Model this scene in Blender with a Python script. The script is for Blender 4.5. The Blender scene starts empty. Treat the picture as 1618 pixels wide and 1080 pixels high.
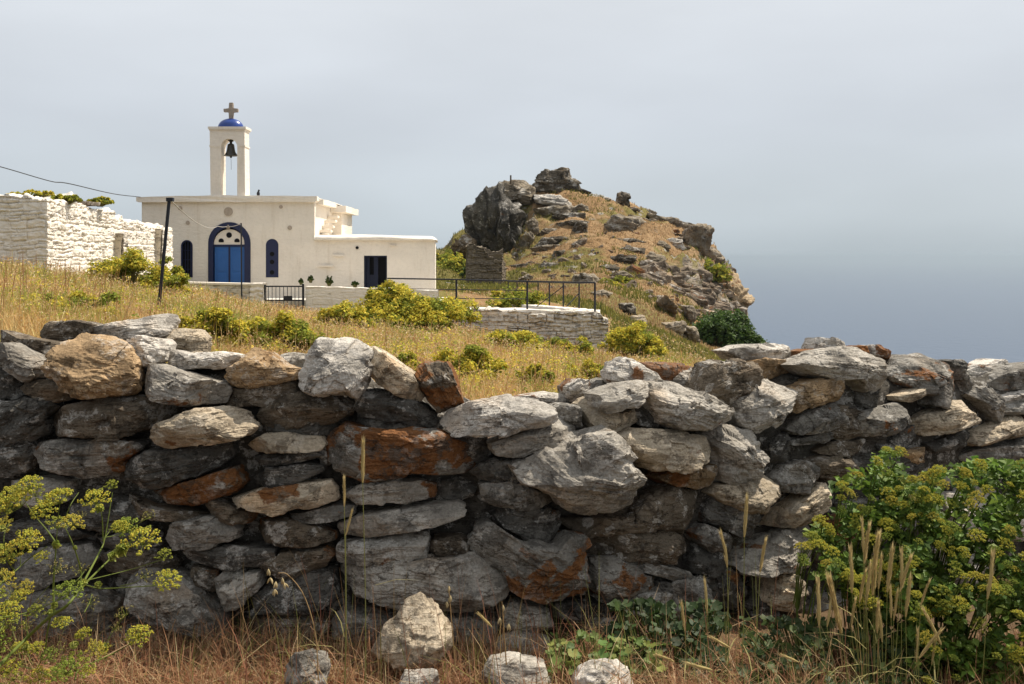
import bpy, bmesh, math, random
import numpy as np
from mathutils import Vector, Matrix

# ------------------------------------------------------------------ camera, world, sun, exposure
C = bpy.context.scene
F, UC, VH, ZC = 1573.06, 809.0, 405.0, 1.6          # focal length, centre column, horizon row, eye height
SUN_EL, SUN_X, SUN_Y = math.radians(57), 0.86, 0.50  # sun: to the right and beyond the wall
cam_data = bpy.data.cameras.new('camera'); cam = bpy.data.objects.new('camera', cam_data)
C.collection.objects.link(cam); C.camera = cam
cam.location = (0, 0, ZC); cam.rotation_euler = (math.pi/2, 0, 0)
cam_data.sensor_width = 36.0; cam_data.lens = 35.0; cam_data.shift_y = -(540.0-VH)/1618.0
cam_data.clip_start = 0.05; cam_data.clip_end = 200000.0

C.view_settings.view_transform = 'Standard'; C.view_settings.look = 'None'
C.view_settings.exposure = 0.26; C.view_settings.gamma = 1.0
C.render.engine = 'CYCLES'
C.cycles.use_denoising = True
C.cycles.max_bounces = 6; C.cycles.diffuse_bounces = 3; C.cycles.volume_bounces = 1
C.cycles.transparent_max_bounces = 6

sun_dir = Vector((SUN_X, SUN_Y, 0)).normalized()*math.cos(SUN_EL); sun_dir.z = math.sin(SUN_EL)
sd = bpy.data.lights.new('sun', 'SUN'); sd.energy = 5.0; sd.angle = math.radians(0.5); sd.color = (1.0, 0.92, 0.80)
so = bpy.data.objects.new('sun', sd); C.collection.objects.link(so)
so.rotation_euler = sun_dir.to_track_quat('Z', 'Y').to_euler()

W = bpy.data.worlds.new('World'); C.world = W; W.use_nodes = True
wn = W.node_tree; wn.nodes.clear()
def wnode(t, **k):
    n = wn.nodes.new(t)
    for a, b in k.items(): setattr(n, a, b)
    return n
sky = wnode('ShaderNodeTexSky', sky_type='NISHITA', sun_disc=False)
sky.sun_elevation = SUN_EL; sky.sun_rotation = math.atan2(sun_dir.x, sun_dir.y)
sky.air_density = 1.0; sky.dust_density = 3.0; sky.ozone_density = 1.0
bg = wnode('ShaderNodeBackground'); bg.inputs[1].default_value = 0.075
bgc = wnode('ShaderNodeBackground')
tc = wnode('ShaderNodeTexCoord')
mp = wnode('ShaderNodeMapping'); mp.inputs['Scale'].default_value = (1.6, 1.6, 6.0); mp.inputs['Rotation'].default_value = (0.25, 0.12, 0.3)
nz = wnode('ShaderNodeTexNoise'); nz.inputs['Scale'].default_value = 1.3; nz.inputs['Detail'].default_value = 4; nz.inputs['Roughness'].default_value = 0.45
sep = wnode('ShaderNodeSeparateXYZ')
# thin veil of high cloud: colour of the veil with height above the horizon
ramp = wnode('ShaderNodeValToRGB')
el = ramp.color_ramp.elements
el[0].position = 0.0; el[0].color = (0.465, 0.53, 0.575, 1)
el[1].position = 1.0; el[1].color = (0.69, 0.72, 0.76, 1)
e = el.new(0.035); e.color = (0.50, 0.56, 0.605, 1)
e = el.new(0.13); e.color = (0.555, 0.595, 0.645, 1)
e = el.new(0.25); e.color = (0.67, 0.70, 0.735, 1)
mulc = wnode('ShaderNodeMix', data_type='RGBA', blend_type='MULTIPLY'); mulc.inputs[0].default_value = 1.0
rng = wnode('ShaderNodeMapRange'); rng.inputs['From Min'].default_value = 0.3; rng.inputs['From Max'].default_value = 0.7
rng.inputs['To Min'].default_value = 0.90; rng.inputs['To Max'].default_value = 1.10
mixs = wnode('ShaderNodeMixShader'); mixs.inputs[0].default_value = 0.88
out = wnode('ShaderNodeOutputWorld')
L = wn.links.new
L(tc.outputs['Generated'], mp.inputs['Vector']); L(mp.outputs[0], nz.inputs['Vector'])
L(tc.outputs['Generated'], sep.inputs[0]); L(sep.outputs['Z'], ramp.inputs[0])
L(nz.outputs['Fac'], rng.inputs['Value'])
# the veil scatters forward: bright round the sun, dimmer in the sky turned away from it
dotn = wnode('ShaderNodeVectorMath', operation='DOT_PRODUCT'); dotn.inputs[1].default_value = tuple(sun_dir)
L(tc.outputs['Generated'], dotn.inputs[0])
fwd = wnode('ShaderNodeMapRange', interpolation_type='SMOOTHSTEP'); fwd.inputs['From Min'].default_value = -0.55; fwd.inputs['From Max'].default_value = 0.15
fwd.inputs['To Min'].default_value = 0.26; fwd.inputs['To Max'].default_value = 1.0
L(dotn.outputs['Value'], fwd.inputs['Value'])
mulf = wnode('ShaderNodeMix', data_type='RGBA', blend_type='MULTIPLY'); mulf.inputs[0].default_value = 1.0
L(ramp.outputs[0], mulc.inputs[6]); L(rng.outputs[0], mulc.inputs[7]); L(mulc.outputs[2], mulf.inputs[6]); L(fwd.outputs[0], mulf.inputs[7]); L(mulf.outputs[2], bgc.inputs[0])
L(sky.outputs[0], bg.inputs[0]); L(bg.outputs[0], mixs.inputs[1]); L(bgc.outputs[0], mixs.inputs[2])
L(mixs.outputs[0], out.inputs[0])

# ------------------------------------------------------------------ helpers
COL = C.collection
RNG = np.random.default_rng(7)
random.seed(11)
def P(u, v, Y): return Vector(((u-UC)/F*Y, Y, ZC-(v-VH)/F*Y))
def XU(u, Y): return (u-UC)/F*Y
def ZV(v, Y): return ZC-(v-VH)/F*Y
def tag(o, label=None, cat=None, group=None, kind=None):
    if label: o['label'] = label
    if cat: o['category'] = cat
    if group: o['group'] = group
    if kind: o['kind'] = kind
    return o
def link(o, parent=None):
    COL.objects.link(o)
    if parent is not None: o.parent = parent
    return o
def empty(name, loc, label=None, cat=None, group=None):
    o = link(bpy.data.objects.new(name, None)); o.location = loc
    o.empty_display_size = 0.1
    return tag(o, label, cat, group)
def mesh_np(name, verts, faces, mat, parent=None, smooth=True, loc=None, attr=None):
    """verts (n,3); faces (m,4) or (m,3) int array (or list of such)"""
    fl = faces if isinstance(faces, list) else [faces]
    me = bpy.data.meshes.new(name)
    verts = np.asarray(verts, np.float32)
    if loc is not None: verts = verts-np.asarray(loc, np.float32)
    me.vertices.add(len(verts)); me.vertices.foreach_set('co', verts.ravel())
    tot = sum(f.size for f in fl); npoly = sum(len(f) for f in fl)
    me.loops.add(tot); me.polygons.add(npoly)
    me.loops.foreach_set('vertex_index', np.concatenate([np.asarray(f, np.int32).ravel() for f in fl]))
    sizes = np.concatenate([np.full(len(f), f.shape[1], np.int32) for f in fl])
    starts = np.concatenate([[0], np.cumsum(sizes)[:-1]]).astype(np.int32)
    me.polygons.foreach_set('loop_start', starts)
    me.polygons.foreach_set('use_smooth', np.full(npoly, smooth))
    if attr is not None:
        a = me.attributes.new('tint', 'FLOAT_COLOR', 'POINT')
        a.data.foreach_set('color', np.asarray(attr, np.float32).ravel())
    me.update(calc_edges=True); me.validate()
    if mat: me.materials.append(mat)
    o = link(bpy.data.objects.new(name, me), parent)
    if loc is not None and parent is None: o.location = loc
    return o
def mesh_bm(name, bm, mat, parent=None, smooth=False, loc=None, fix=True):
    if fix: bmesh.ops.recalc_face_normals(bm, faces=bm.faces[:])
    me = bpy.data.meshes.new(name)
    if loc is not None: bmesh.ops.translate(bm, verts=bm.verts[:], vec=-Vector(loc))
    bm.to_mesh(me); bm.free()
    for p in me.polygons: p.use_smooth = smooth
    if mat: me.materials.append(mat)
    o = link(bpy.data.objects.new(name, me), parent)
    if loc is not None and parent is None: o.location = loc
    return o
def bx(bm, x0, x1, y0, y1, z0, z1):
    vs = [bm.verts.new((x, y, z)) for z in (z0, z1) for y in (y0, y1) for x in (x0, x1)]
    for f in ((0,2,3,1),(4,5,7,6),(0,1,5,4),(2,6,7,3),(0,4,6,2),(1,3,7,5)):
        bm.faces.new([vs[i] for i in f])
def tube_np(pts, radii, n=6):
    """tube along points; returns verts, quads"""
    pts = np.asarray(pts, float); m = len(pts)
    r = np.broadcast_to(np.asarray(radii, float), (m,))
    t = np.gradient(pts, axis=0); t /= np.linalg.norm(t, axis=1)[:, None]+1e-9
    up = np.where(np.abs(t[:, 2:3]) < 0.9, np.array([[0, 0, 1.]]), np.array([[1., 0, 0]]))
    a = np.cross(t, up); a /= np.linalg.norm(a, axis=1)[:, None]+1e-9
    b = np.cross(t, a)
    ang = np.linspace(0, 2*np.pi, n, endpoint=False)
    v = pts[:, None]+r[:, None, None]*(a[:, None]*np.cos(ang)[None, :, None]+b[:, None]*np.sin(ang)[None, :, None])
    i = np.arange(m-1)[:, None]*n; j = np.arange(n)[None]; k = (j+1) % n
    q = np.stack([i+j, i+k, i+n+k, i+n+j], -1).reshape(-1, 4)
    return v.reshape(-1, 3), q
class Acc:
    def __init__(s): s.v = []; s.q = []; s.c = []; s.n = 0
    def add(s, v, f, col=None):
        v = np.asarray(v, float); s.v.append(v); s.q.append(np.asarray(f)+s.n); s.n += len(v)
        if col is not None: s.c.append(np.broadcast_to(np.append(np.asarray(col, float)[..., :3], 1.0) if np.ndim(col) == 1 else col, (len(v), 4)))
    def build(s, name, mat, parent=None, smooth=True, loc=None):
        fs = {}
        for f in s.q: fs.setdefault(f.shape[1], []).append(f)
        return mesh_np(name, np.concatenate(s.v), [np.concatenate(x) for x in fs.values()], mat, parent, smooth, loc,
                       np.concatenate(s.c) if s.c else None)
def spline(pts, n):
    pts = np.asarray(pts, float); m = len(pts)
    if m < 3:
        t = np.linspace(0, 1, n)[:, None]; return pts[0]*(1-t)+pts[-1]*t
    p = np.vstack([2*pts[0]-pts[1], pts, 2*pts[-1]-pts[-2]])
    t = np.linspace(0, m-1-1e-6, n); i = t.astype(int); f = (t-i)[:, None]
    a, b, c, d = p[i], p[i+1], p[i+2], p[i+3]
    return 0.5*((2*b)+(-a+c)*f+(2*a-5*b+4*c-d)*f**2+(-a+3*b-3*c+d)*f**3)

_perm = np.random.default_rng(3).permutation(256); _perm = np.concatenate([_perm, _perm, _perm])
_grad = np.random.default_rng(4).normal(size=(256, 3)); _grad /= np.linalg.norm(_grad, axis=1)[:, None]
def perlin(p):
    p = np.asarray(p, float); i = np.floor(p).astype(int); f = p-i; i &= 255
    w = f*f*f*(f*(f*6-15)+10); r = 0
    for dx in (0, 1):
        wx = w[..., 0] if dx else 1-w[..., 0]
        for dy in (0, 1):
            wy = w[..., 1] if dy else 1-w[..., 1]
            for dz in (0, 1):
                wz = w[..., 2] if dz else 1-w[..., 2]
                h = _perm[_perm[_perm[(i[..., 0]+dx) & 255]+((i[..., 1]+dy) & 255)]+((i[..., 2]+dz) & 255)]
                g = _grad[h]
                r = r+wx*wy*wz*(g[..., 0]*(f[..., 0]-dx)+g[..., 1]*(f[..., 1]-dy)+g[..., 2]*(f[..., 2]-dz))
    return r*1.6
def fbm(p, o=4, g=0.5):
    r = 0; a = 1.0; p = np.asarray(p, float)
    for k in range(o): r = r+a*perlin(p*2**k+k*17.3); a *= g
    return r

# ------------------------------------------------------------------ materials
class NT:
    def __init__(s, name, rough=0.9, spec=0.2):
        s.m = bpy.data.materials.new(name); s.m.use_nodes = True; s.t = s.m.node_tree; s.b = s.t.nodes['Principled BSDF']
        s.b.inputs['Roughness'].default_value = rough; s.b.inputs['Specular IOR Level'].default_value = spec
    def n(s, t, **k):
        n = s.t.nodes.new(t)
        for a, b in k.items(): setattr(n, a, b)
        return n
    def l(s, a, b): s.t.links.new(a, b)
    def val(s, sock, v):
        if hasattr(v, 'links') or isinstance(v, bpy.types.NodeSocket): s.l(v, sock)
        else: sock.default_value = v
    def noise(s, vec, scale, detail=4, rough=0.5):
        n = s.n('ShaderNodeTexNoise'); n.inputs['Scale'].default_value = scale; n.inputs['Detail'].default_value = detail
        n.inputs['Roughness'].default_value = rough
        if vec is not None: s.l(vec, n.inputs['Vector'])
        return n.outputs['Fac']
    def mapping(s, vec, scale, rot=(0, 0, 0)):
        n = s.n('ShaderNodeMapping'); n.inputs['Scale'].default_value = scale; n.inputs['Rotation'].default_value = rot
        s.l(vec, n.inputs['Vector']); return n.outputs[0]
    def step(s, x, a, b, lo=0.0, hi=1.0):
        n = s.n('ShaderNodeMapRange', interpolation_type='SMOOTHSTEP'); s.val(n.inputs['Value'], x)
        s.val(n.inputs['From Min'], a); s.val(n.inputs['From Max'], b); n.inputs['To Min'].default_value = lo; n.inputs['To Max'].default_value = hi
        return n.outputs[0]
    def math(s, op, a, b=0.0):
        n = s.n('ShaderNodeMath', operation=op); s.val(n.inputs[0], a); s.val(n.inputs[1], b); return n.outputs[0]
    def mix(s, f, a, b, mode='MIX'):
        n = s.n('ShaderNodeMix', data_type='RGBA', blend_type=mode)
        s.val(n.inputs[0], f); s.val(n.inputs[6], a if not isinstance(a, tuple) else (*a, 1)[:4]); s.val(n.inputs[7], b if not isinstance(b, tuple) else (*b, 1)[:4])
        return n.outputs[2]
    def bump(s, h, strength=0.5, dist=0.01, prev=None):
        n = s.n('ShaderNodeBump'); n.inputs['Strength'].default_value = strength; n.inputs['Distance'].default_value = dist
        s.l(h, n.inputs['Height'])
        if prev is not None: s.l(prev, n.inputs['Normal'])
        return n.outputs[0]
    def color(s, c): s.val(s.b.inputs['Base Color'], c if not isinstance(c, tuple) else (*c, 1)[:4])
    def normal(s, n): s.l(n, s.b.inputs['Normal'])

def stone_material(name, k):
    """grey schist: bedding bands, grey lichen crusts, rust-orange lichen; k = feature size in metres for a 0.3 m stone"""
    t = NT(name, 0.92, 0.15)
    tcn = t.n('ShaderNodeTexCoord'); oi = t.n('ShaderNodeObjectInfo')
    off = t.n('ShaderNodeVectorMath', operation='MULTIPLY_ADD')
    t.l(tcn.outputs['Object'], off.inputs[0]); off.inputs[1].default_value = (1/k, 1/k, 1/k)
    cmb = t.n('ShaderNodeCombineXYZ')
    r50 = t.math('MULTIPLY', oi.outputs['Random'], 57.0)
    t.l(r50, cmb.inputs[0]); t.l(r50, cmb.inputs[1]); t.l(r50, cmb.inputs[2]); t.l(cmb.outputs[0], off.inputs[2])
    v = off.outputs[0]
    n1 = t.noise(v, 5, 6, 0.6); n2 = t.noise(v, 38, 5, 0.65)
    vb = t.mapping(v, (1.2, 1.2, 11.0), (0.08, 0.16, 0)); nb = t.noise(vb, 6.5, 6, 0.62)
    base = oi.outputs['Color']
    c = t.mix(t.step(n1, 0.28, 0.72), t.mix(1.0, base, (0.62, 0.60, 0.57), 'MULTIPLY'), t.mix(1.0, base, (1.25, 1.22, 1.18), 'MULTIPLY'))
    c = t.mix(t.step(nb, 0.42, 0.62, 0.0, 0.35), c, t.mix(1.0, c, (0.52, 0.50, 0.47), 'MULTIPLY'))
    # brownish iron staining
    n3 = t.noise(v, 3.1, 4, 0.55)
    c = t.mix(t.step(n3, 0.55, 0.72, 0, 0.5), c, t.mix(1.0, c, (1.12, 0.86, 0.60), 'MULTIPLY'))
    # orange lichen, amount in the object's colour alpha
    n6 = t.noise(t.mapping(v, (1, 1, 1.5), (0.9, 1.9, 0.4)), 3.4, 6, 0.62)
    amt = t.math('ADD', n6, t.math('MULTIPLY', oi.outputs['Alpha'], 0.33))
    oc = t.mix(n2, (0.10, 0.042, 0.016), (0.30, 0.125, 0.040))
    of = t.math('MULTIPLY', t.step(amt, 0.665, 0.70), t.step(t.math('ADD', n2, t.math('MULTIPLY', oi.outputs['Alpha'], 0.3)), 0.40, 0.55, 0.35, 0.95))
    c = t.mix(of, c, oc)
    # grey and white lichen crusts
    n4 = t.noise(t.mapping(v, (1, 1, 1.3), (0.4, 0.2, 0.9)), 8.5, 9, 0.74)
    vo = t.n('ShaderNodeTexVoronoi', feature='F1'); vo.inputs['Scale'].default_value = 7.0; t.l(v, vo.inputs['Vector'])
    spots = t.math('SUBTRACT', 0.62, t.math('MULTIPLY', vo.outputs['Distance'], 0.9))
    lich = t.math('MAXIMUM', t.step(n4, 0.545, 0.575), t.math('MULTIPLY', t.step(t.math('ADD', spots, t.math('MULTIPLY', n2, 0.25)), 0.57, 0.60), 0.8))
    lich = t.math('MULTIPLY', lich, t.step(n2, 0.36, 0.50, 0.25, 0.85))
    lich = t.math('MULTIPLY', lich, t.math('SUBTRACT', 1.0, t.math('MULTIPLY', of, 0.72)))
    bw = t.n('ShaderNodeRGBToBW'); t.l(base, bw.inputs[0])
    lich = t.math('MULTIPLY', lich, t.step(bw.outputs[0], 0.26, 0.44, 1.0, 0.30))   # pale stones carry little lichen
    c = t.mix(lich, c, t.mix(0.62, base, (0.60, 0.57, 0.52)))
    # black crust
    n5 = t.noise(t.mapping(v, (1, 1, 1), (1.4, 0.7, 0.2)), 8.0, 9, 0.74)
    c = t.mix(t.step(n5, 0.53, 0.575, 0, 0.72), c, t.mix(1.0, base, (0.30, 0.285, 0.27), 'MULTIPLY'))
    # thin dark cracks along the bedding and a fine grain
    ncr = t.noise(t.mapping(v, (1.0, 1.0, 5.5), (0.05, 0.22, 0.3)), 3.4, 6, 0.62)
    crk = t.step(t.math('ABSOLUTE', t.math('SUBTRACT', ncr, 0.5)), 0.016, 0.004)
    crk = t.math('MULTIPLY', crk, t.step(n1, 0.40, 0.55, 0.15, 0.85))
    c = t.mix(crk, c, t.mix(1.0, c, (0.30, 0.26, 0.22), 'MULTIPLY'))
    n8 = t.noise(v, 95, 3, 0.7)
    c = t.mix(t.step(n8, 0.35, 0.65), t.mix(1.0, c, (0.80, 0.79, 0.77), 'MULTIPLY'), t.mix(1.0, c, (1.14, 1.13, 1.11), 'MULTIPLY'))
    t.color(c)
    b = t.bump(nb, 0.4, 0.022*k); b = t.bump(crk, -0.7, 0.012*k, b); b = t.bump(t.noise(v, 15, 8, 0.7), 0.8, 0.03*k, b); b = t.bump(n2, 0.5, 0.010*k, b); t.normal(b)
    return t.m
M = {}
M['stone'] = stone_material('schist', 1.0)
M['hill_rock'] = stone_material('hill_schist', 9.0)

def simple(name, col, rough=0.8, spec=0.2, var=0.2, scale=8, bump=0.0, metal=0.0):
    t = NT(name, rough, spec); tcn = t.n('ShaderNodeTexCoord'); v = tcn.outputs['Object']
    n1 = t.noise(v, scale, 5, 0.6)
    t.color(t.mix(n1, tuple(x*(1-var) for x in col), tuple(min(1, x*(1+var)) for x in col)))
    t.b.inputs['Metallic'].default_value = metal
    if bump: t.normal(t.bump(t.noise(v, scale*3, 5, 0.6), 0.6, bump))
    return t.m
def whitewash(name, worn, base=(0.80, 0.76, 0.70), bump=0.012, coarse=3.0, bare=((0.20, 0.18, 0.155), (0.42, 0.38, 0.33))):
    t = NT(name, 0.9, 0.1); tcn = t.n('ShaderNodeTexCoord'); v = tcn.outputs['Object']
    n1 = t.noise(v, 1.1, 5, 0.6); n2 = t.noise(v, 9, 6, 0.65); n3 = t.noise(t.mapping(v, (1, 1, 2.2)), 3.7, 7, 0.7)
    c = t.mix(t.step(n1, 0.3, 0.7), tuple(x*0.92 for x in base), base)
    c = t.mix(t.step(n2, 0.45, 0.75, 0, 0.35), c, (0.62, 0.56, 0.47))
    c = t.mix(t.step(n3, 1-worn-0.04, 1-worn+0.05, 0, 0.9), c, t.mix(n2, bare[0], bare[1]))
    # rain streaks and grime
    n7 = t.noise(t.mapping(v, (3.2, 3.2, 0.35)), 1.6, 5, 0.6)
    c = t.mix(t.step(n7, 0.52, 0.72, 0, 0.30), c, t.mix(1.0, c, (0.72, 0.66, 0.56), 'MULTIPLY'))
    t.color(c)
    b = t.bump(t.noise(t.mapping(v, (1, 1, 3.4)), coarse, 5, 0.6), 0.75, bump*2.6); t.normal(t.bump(n2, 0.5, bump, b))
    return t.m
M['plaster'] = whitewash('whitewashed_plaster', 0.28, (0.84, 0.765, 0.66))
M['white_rubble'] = whitewash('whitewashed_rubble', 0.34, (0.84, 0.77, 0.67))
M['grey_rubble'] = whitewash('worn_whitewash_rubble', 0.46, (0.66, 0.60, 0.51))
M['grey_white'] = whitewash('whitewashed_blocks', 0.42, (0.72, 0.66, 0.57))
M['ruin_rubble'] = whitewash('bare_rubble', 0.60, (0.20, 0.165, 0.12), bare=((.08, .065, .05), (.28, .23, .17)))
M['navy'] = simple('navy_paint', (0.008, 0.015, 0.060), 0.5, 0.4, 0.2)
M['annex_door'] = simple('near_black_blue_paint', (0.005, 0.009, 0.028), 0.6, 0.3, 0.2)
M['blue_door'] = simple('blue_door_paint', (0.022, 0.115, 0.36), 0.5, 0.4, 0.15, 3)
M['dome_blue'] = simple('dome_paint', (0.016, 0.050, 0.235), 0.32, 0.5, 0.2, 5)
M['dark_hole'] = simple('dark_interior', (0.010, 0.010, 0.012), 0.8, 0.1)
M['bronze'] = simple('dark_bronze', (0.035, 0.034, 0.028), 0.5, 0.5, 0.3, 12)
M['iron'] = simple('painted_iron', (0.010, 0.012, 0.020), 0.5, 0.4, 0.3, 20)
M['cross_stone'] = simple('weathered_marble', (0.36, 0.30, 0.24), 0.9, 0.1, 0.35, 9, 0.01)
M['plaque'] = simple('stone_plaque', (0.42, 0.35, 0.28), 0.9, 0.1, 0.35, 14, 0.01)
M['cable'] = simple('cable_rubber', (0.03, 0.03, 0.032), 0.6, 0.3)
M['concrete'] = simple('pale_concrete', (0.62, 0.58, 0.51), 0.9, 0.1, 0.15, 6, 0.01)
M['wood'] = simple('weathered_wood', (0.12, 0.09, 0.06), 0.9, 0.1, 0.3, 9)

def leafmat(name, rough=0.6, spec=0.3, trans=0.35):
    """thin plant tissue: colour from the 'tint' attribute, part of the light passes through"""
    t = NT(name, rough, spec); a = t.n('ShaderNodeAttribute'); a.attribute_name = 'tint'
    t.color(a.outputs['Color'])
    tr = t.n('ShaderNodeBsdfTranslucent'); t.l(a.outputs['Color'], tr.inputs['Color'])
    mx = t.n('ShaderNodeMixShader'); mx.inputs[0].default_value = trans
    o = t.t.nodes['Material Output']
    t.l(t.b.outputs[0], mx.inputs[1]); t.l(tr.outputs[0], mx.inputs[2]); t.l(mx.outputs[0], o.inputs[0])
    return t.m
M['grass'] = leafmat('dry_grass_blade', 0.75, 0.15, 0.35)
M['leaf'] = leafmat('green_leaf', 0.58, 0.3, 0.35)
M['flower'] = leafmat('umbel_flower', 0.8, 0.1, 0.3)
# ------------------------------------------------------------------ sea, terrain
bm = bmesh.new()
R = 60000.0
ring = [bm.verts.new((R*math.cos(a), R*math.sin(a), -150)) for a in np.linspace(0, 2*math.pi, 96, endpoint=False)]
bm.faces.new(ring)
t = NT('sea_water', 0.28, 0.5)
g = t.n('ShaderNodeNewGeometry'); v = g.outputs['Position']
n1 = t.noise(t.mapping(v, (0.0011, 0.0004, 1), (0, 0, 0.5)), 1.0, 4, 0.5)
t.color(t.mix(n1, (0.011, 0.034, 0.080), (0.016, 0.043, 0.098)))
t.normal(t.bump(t.noise(t.mapping(v, (0.05, 0.03, 1)), 1.0, 6, 0.6), 0.35, 6.0))
tag(mesh_bm('sea', bm, t.m), kind='structure')

TU = np.array([-400, 0, 150, 300, 420, 500, 700, 850, 1000, 1100, 1200, 1300, 1618, 2000], float)
TY = np.array([4.7, 8, 14, 20, 27, 33, 40], float)
TZ = np.array([
 [1.22, 1.17, 1.05, .92, .86, .82, .73, .70, .60, .50, .40, .32, .28, .2],
 [1.35, 1.20, 1.10, .89, .78, .72, .60, .50, .30, .10, -.1, -.7, -.9, -1.2],
 [1.45, 1.30, 1.10, .78, .60, .48, .30, .15, -.20, -.50, -.9, -3, -4, -5],
 [1.55, 1.38, 1.08, .65, .36, .20, .0, -.35, -.68, -.90, -1.6, -6, -9, -11],
 [1.60, 1.42, 1.00, .52, .09, -.10, -.38, -.88, -1.15, -1.4, -2.6, -9, -15, -18],
 [1.60, 1.40, .90, .42, -.14, -.38, -.50, -.85, -1.2, -1.9, -3.6, -13, -21, -25],
 [1.30, 1.20, .80, .55, .40, .30, .20, -.20, -1.3, -2.2, -4.6, -17, -28, -34]])
HU = np.array([-400, 400, 600, 690, 740, 800, 850, 900, 950, 1000, 1050, 1100, 1130, 1170, 1200, 1260, 1400, 2000], float)
HY = np.array([48, 56, 66, 76, 86, 94, 100, 106, 118, 140, 200, 420], float)
HV = {690: (470, 460, 447, 430, 412, 402, 398, 404), 740: (470, 460, 450, 438, 418, 402, 388, 385), 800: (470, 460, 448, 430, 412, 398, 312, 296),
      850: (470, 458, 440, 415, 385, 345, 305, 290), 900: (472, 456, 435, 408, 375, 340, 312, 296), 950: (478, 458, 432, 404, 374, 345, 322, 312),
      1000: (505, 470, 440, 410, 380, 352, 334, 326), 1050: (520, 490, 455, 420, 388, 365, 352, 348), 1100: (545, 525, 490, 450, 410, 380, 365, 360),
      1130: (553, 543, 520, 490, 450, 420, 405, 402), 1170: (560, 556, 545, 520, 490, 468, 458, 455), 1200: (566, 566, 570, 580, 600, 620, 650, 690)}
HZ = np.zeros((len(HY), len(HU)))
for j, u in enumerate(HU):
    if u in HV:
        top = [ZV(vv, y) for vv, y in zip(HV[u], HY[:8])]
        z106 = top[-1]
        HZ[:, j] = top+[z106-5, z106-22, -75, -165]
    elif u < 690:
        HZ[:, j] = {-400: (1, .5, 0, -1, -3, -5, -7, -10, -18, -35, -85, -165), 400: (.3, 0, -.5, -2, -4, -7, -9, -12, -20, -38, -85, -165), 600: (.0, -.2, -.6, -1.5, -3, -4, -5, -7, -14, -30, -80, -165)}[int(u)]
    else:
        s = {1260: 1.0, 1400: 1.5, 2000: 1.7}[int(u)]
        HZ[:, j] = np.maximum(-170, np.array((-17, -22, -28, -33, -39, -44, -48, -52, -60, -75, -110, -170))*s)
def smooth_interp(x, xp, fp):
    return np.interp(x, xp, fp)
def terrain_z(u, Y):
    u = np.asarray(u, float); Y = np.asarray(Y, float); u, Y = np.broadcast_arrays(u, Y)
    def tab(us, ys, zz, logy):
        ju = np.clip(np.searchsorted(us, u)-1, 0, len(us)-2); fu = np.clip((u-us[ju])/(us[ju+1]-us[ju]), 0, 1)
        iy = np.clip(np.searchsorted(ys, Y)-1, 0, len(ys)-2); fy = np.clip((Y-ys[iy])/(ys[iy+1]-ys[iy]), 0, 1)
        fu = fu*fu*(3-2*fu)*0.6+fu*0.4
        return (zz[iy, ju]*(1-fu)+zz[iy, ju+1]*fu)*(1-fy)+(zz[iy+1, ju]*(1-fu)+zz[iy+1, ju+1]*fu)*fy
    a = tab(TU, TY, TZ, True); b = tab(HU, HY, HZ, False)
    w = np.clip((Y-40)/8.0, 0, 1)
    return np.where(Y <= 40, a, np.where(Y >= 48, b, a*(1-w)+b*w))
def ground_z(X, Y):
    return terrain_z(np.asarray(X)/np.asarray(Y)*F+UC, Y)
def hill_noise(X, Y, Z):
    far = np.clip((Y-50)/40, 0, 1)
    p = np.stack([X, Y, Z], -1)
    n = fbm(p*np.array([.09, .09, .2]), 4)*1.0
    led = fbm(p*np.array([.05, .13, .8])+9.1, 4, .6)
    d = far*(n*0.7+np.maximum(led-.12, 0)*1.6)
    near = (1-far)*fbm(p*np.array([.5, .5, .1]), 4)*0.07
    return d+near
us = np.concatenate([np.arange(-600, 660, 12), np.arange(660, 1220, 3.0), np.arange(1220, 2101, 20)])
ys = np.concatenate([np.linspace(4.62, 40, 70), np.linspace(40.7, 112, 130), np.geomspace(113, 430, 22)])
UU, YY = np.meshgrid(us, ys)
YY = np.maximum(YY, np.interp(UU, [-400, 800, 1000, 1250, 1618, 2000], [4.62, 4.65, 4.8, 5.15, 5.8, 6.7]))
XX = (UU-UC)/F*YY; ZZ = terrain_z(UU, YY)
ZZ = ZZ+hill_noise(XX, YY, ZZ)
nu = len(us); idx = np.arange(len(ys)-1)[:, None]*nu+np.arange(nu-1)[None]
quads = np.stack([idx, idx+1, idx+nu+1, idx+nu], -1).reshape(-1, 4)
t = NT('dry_hillside', 0.95, 0.1)
g = t.n('ShaderNodeNewGeometry'); v = g.outputs['Position']
far = t.n('ShaderNodeSeparateXYZ'); t.l(v, far.inputs[0])
nsep = t.n('ShaderNodeSeparateXYZ'); t.l(g.outputs['Normal'], nsep.inputs[0])
a1 = t.noise(v, 0.22, 5, 0.6); a2 = t.noise(v, 1.9, 6, 0.65); a3 = t.noise(v, 0.11, 5, 0.62)
soil = t.mix(t.step(a1, .35, .65), (0.29, 0.18, 0.088), (0.36, 0.25, 0.14))
soil = t.mix(t.step(a2, .35, .7), soil, (0.22, 0.135, 0.065))
green = t.mix(a2, (0.10, 0.10, 0.025), (0.20, 0.175, 0.05))
left = t.step(far.outputs[0], 6.0, -6.0)                     # the saddle on the left stays greener
low = t.step(far.outputs[2], 6.0, -1.0)
soil = t.mix(t.step(t.math('ADD', a3, t.math('ADD', t.math('MULTIPLY', left, .13), t.math('MULTIPLY', low, .05))), .53, .60, 0, .85), soil, green)
rb = t.noise(t.mapping(v, (.35, .35, 2.2)), 1.0, 6, .65)
rock = t.mix(t.step(rb, .38, .62), (0.10, 0.085, 0.065), (0.32, 0.265, 0.20))
rock = t.mix(t.step(a1, .55, .68, 0, .7), rock, (0.30, 0.16, 0.075))
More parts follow.
